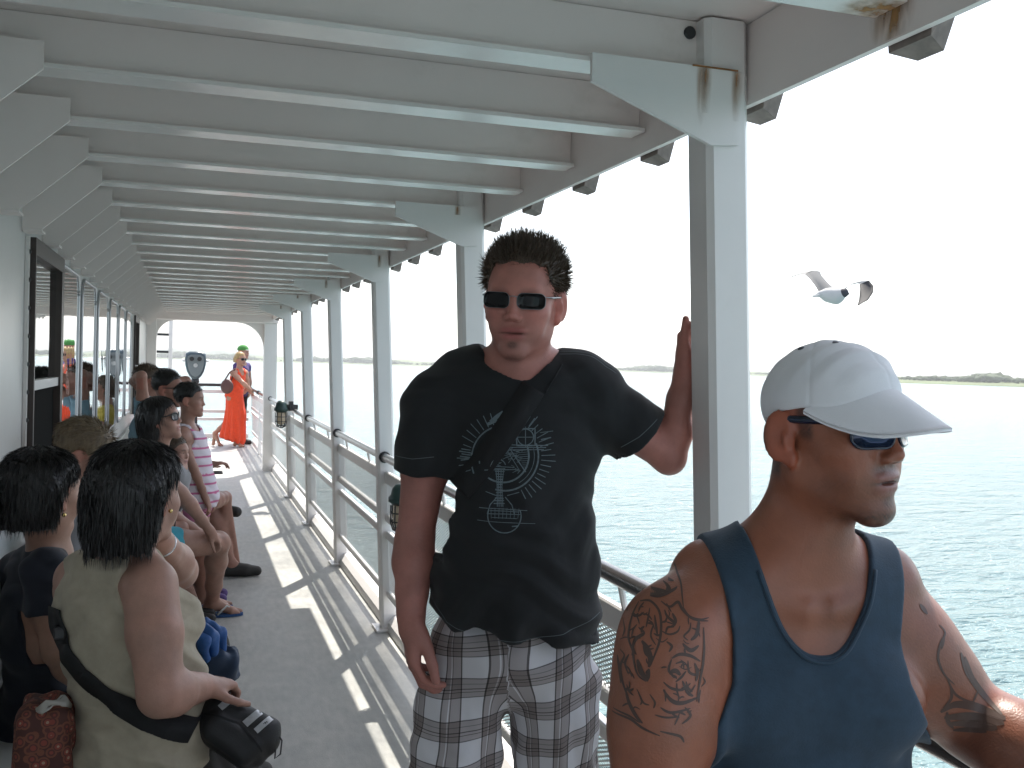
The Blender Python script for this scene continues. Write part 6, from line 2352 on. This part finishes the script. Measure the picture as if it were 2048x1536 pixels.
# ------------------------------------------------------------------ the gull over the water
gd = 9.0
gc0 = at(1672, 592, gd)
gull = root('gull', gc0, 'black headed gull in flight with raised wings over the water', 'bird')
px_ = gd / FPX
G = lambda x, y, dz=0.0: at(x, y, gd + dz)
M_gull = mat('white_feathers', (0.46, 0.46, 0.455), rough=0.8, bump=0.3, bscale=90)
M_gullhead = mat('black_hood', (0.035, 0.035, 0.045), rough=0.7)
M_wing = mat('shaded_wing_feathers', (0.17, 0.17, 0.17), rough=0.8, bump=0.3, bscale=90)  # shade on the left wing, put into a darker grey
M_wingtip = mat('dark_flight_feathers', (0.012, 0.012, 0.016), rough=0.75, bump=0.4, bscale=60)
F = Fld()
F.chain([G(1640, 587), G(1655, 590), G(1672, 592, -.02), G(1688, 585, -.05)], [0.020, 0.055, 0.066, 0.040], 0.04)
F.cone(G(1625, 592), G(1648, 588), 0.008, 0.030, 0.02)
v, f = F.solid(0.005); mesh_obj('body', v, f, M_gull, gull, True)
F = Fld(); F.ell(G(1687, 586, -.06), (0.044, 0.044, 0.042), 0.02); F.cone(G(1690, 587, -.06), G(1700, 588, -.08), 0.014, 0.003, 0.01)
v, f = F.solid(0.004); mesh_obj('head', v, f, M_gullhead, gull, True)


def wing(P_lead, P_trail, name, m, th=0.012):
    n = len(P_lead); V, F_ = [], []
    nc = 6
    for i in range(n):
        a, b = np.asarray(P_lead[i]), np.asarray(P_trail[i])
        c = np.linalg.norm(b - a)
        t_ = nz(P_lead[min(i + 1, n - 1)] - P_lead[max(i - 1, 0)])
        nn = nz(np.cross(t_, b - a))
        for s in (1, -1):
            for j in range(nc):
                q = j / (nc - 1)
                V.append(a + (b - a) * q + nn * (0.09 * c * math.sin(math.pi * q) + s * th * (1 - q) ** .7 * math.sin(math.pi * min(1, q * 2 + .1) / 2) * 1.0 + s * 0.001))
    w2 = 2 * nc
    for i in range(n - 1):
        for s in (0, 1):
            for j in range(nc - 1):
                q = (i * w2 + s * nc + j, i * w2 + s * nc + j + 1, (i + 1) * w2 + s * nc + j + 1, (i + 1) * w2 + s * nc + j)
                F_.append(q if s else q[::-1])
        for j in (0, nc - 1):
            F_.append((i * w2 + j, i * w2 + nc + j, (i + 1) * w2 + nc + j, (i + 1) * w2 + j))
    return mesh_obj(name, np.array(V), F_, m, gull, True)


wing([G(1672, 581, .02), G(1655, 565, .12), G(1643, 552, .20), G(1640, 544, .25)], [G(1640, 588, .0), G(1631, 572, .04), G(1620, 558, .1), G(1610, 549, .16)], 'wing', M_wing)
wing([G(1640, 544, .25), G(1625, 544, .36), G(1603, 548, .46), G(1582, 554, .55)], [G(1610, 549, .16), G(1606, 548.5, .27), G(1594, 550.5, .40), G(1581, 554.5, .54)], 'wing_tip', M_wing, 0.006)
wing([G(1690, 576, -.06), G(1705, 567, -.16), G(1722, 562, -.26), G(1738, 561, -.36)], [G(1684, 582, -.02), G(1702, 570, -.12), G(1714, 567, -.2), G(1719, 568, -.26)], 'wing', M_gull)
wing([G(1738, 561, -.36), G(1747, 572, -.42), G(1746, 585, -.47), G(1736, 600, -.52), G(1717, 610, -.56)], [G(1719, 568, -.26), G(1720, 578, -.34), G(1719, 590, -.42), G(1718, 600, -.49), G(1715, 610, -.55)], 'wing_tip', M_wingtip, 0.006)
for dy in (-0.02, 0.02):
    wing([G(1640, 588, dy), G(1624, 592, dy * 2)], [G(1642, 592, dy), G(1627, 595, dy * 2)], 'tail_feather', M_wingtip if dy > 0 else M_gull, 0.004)
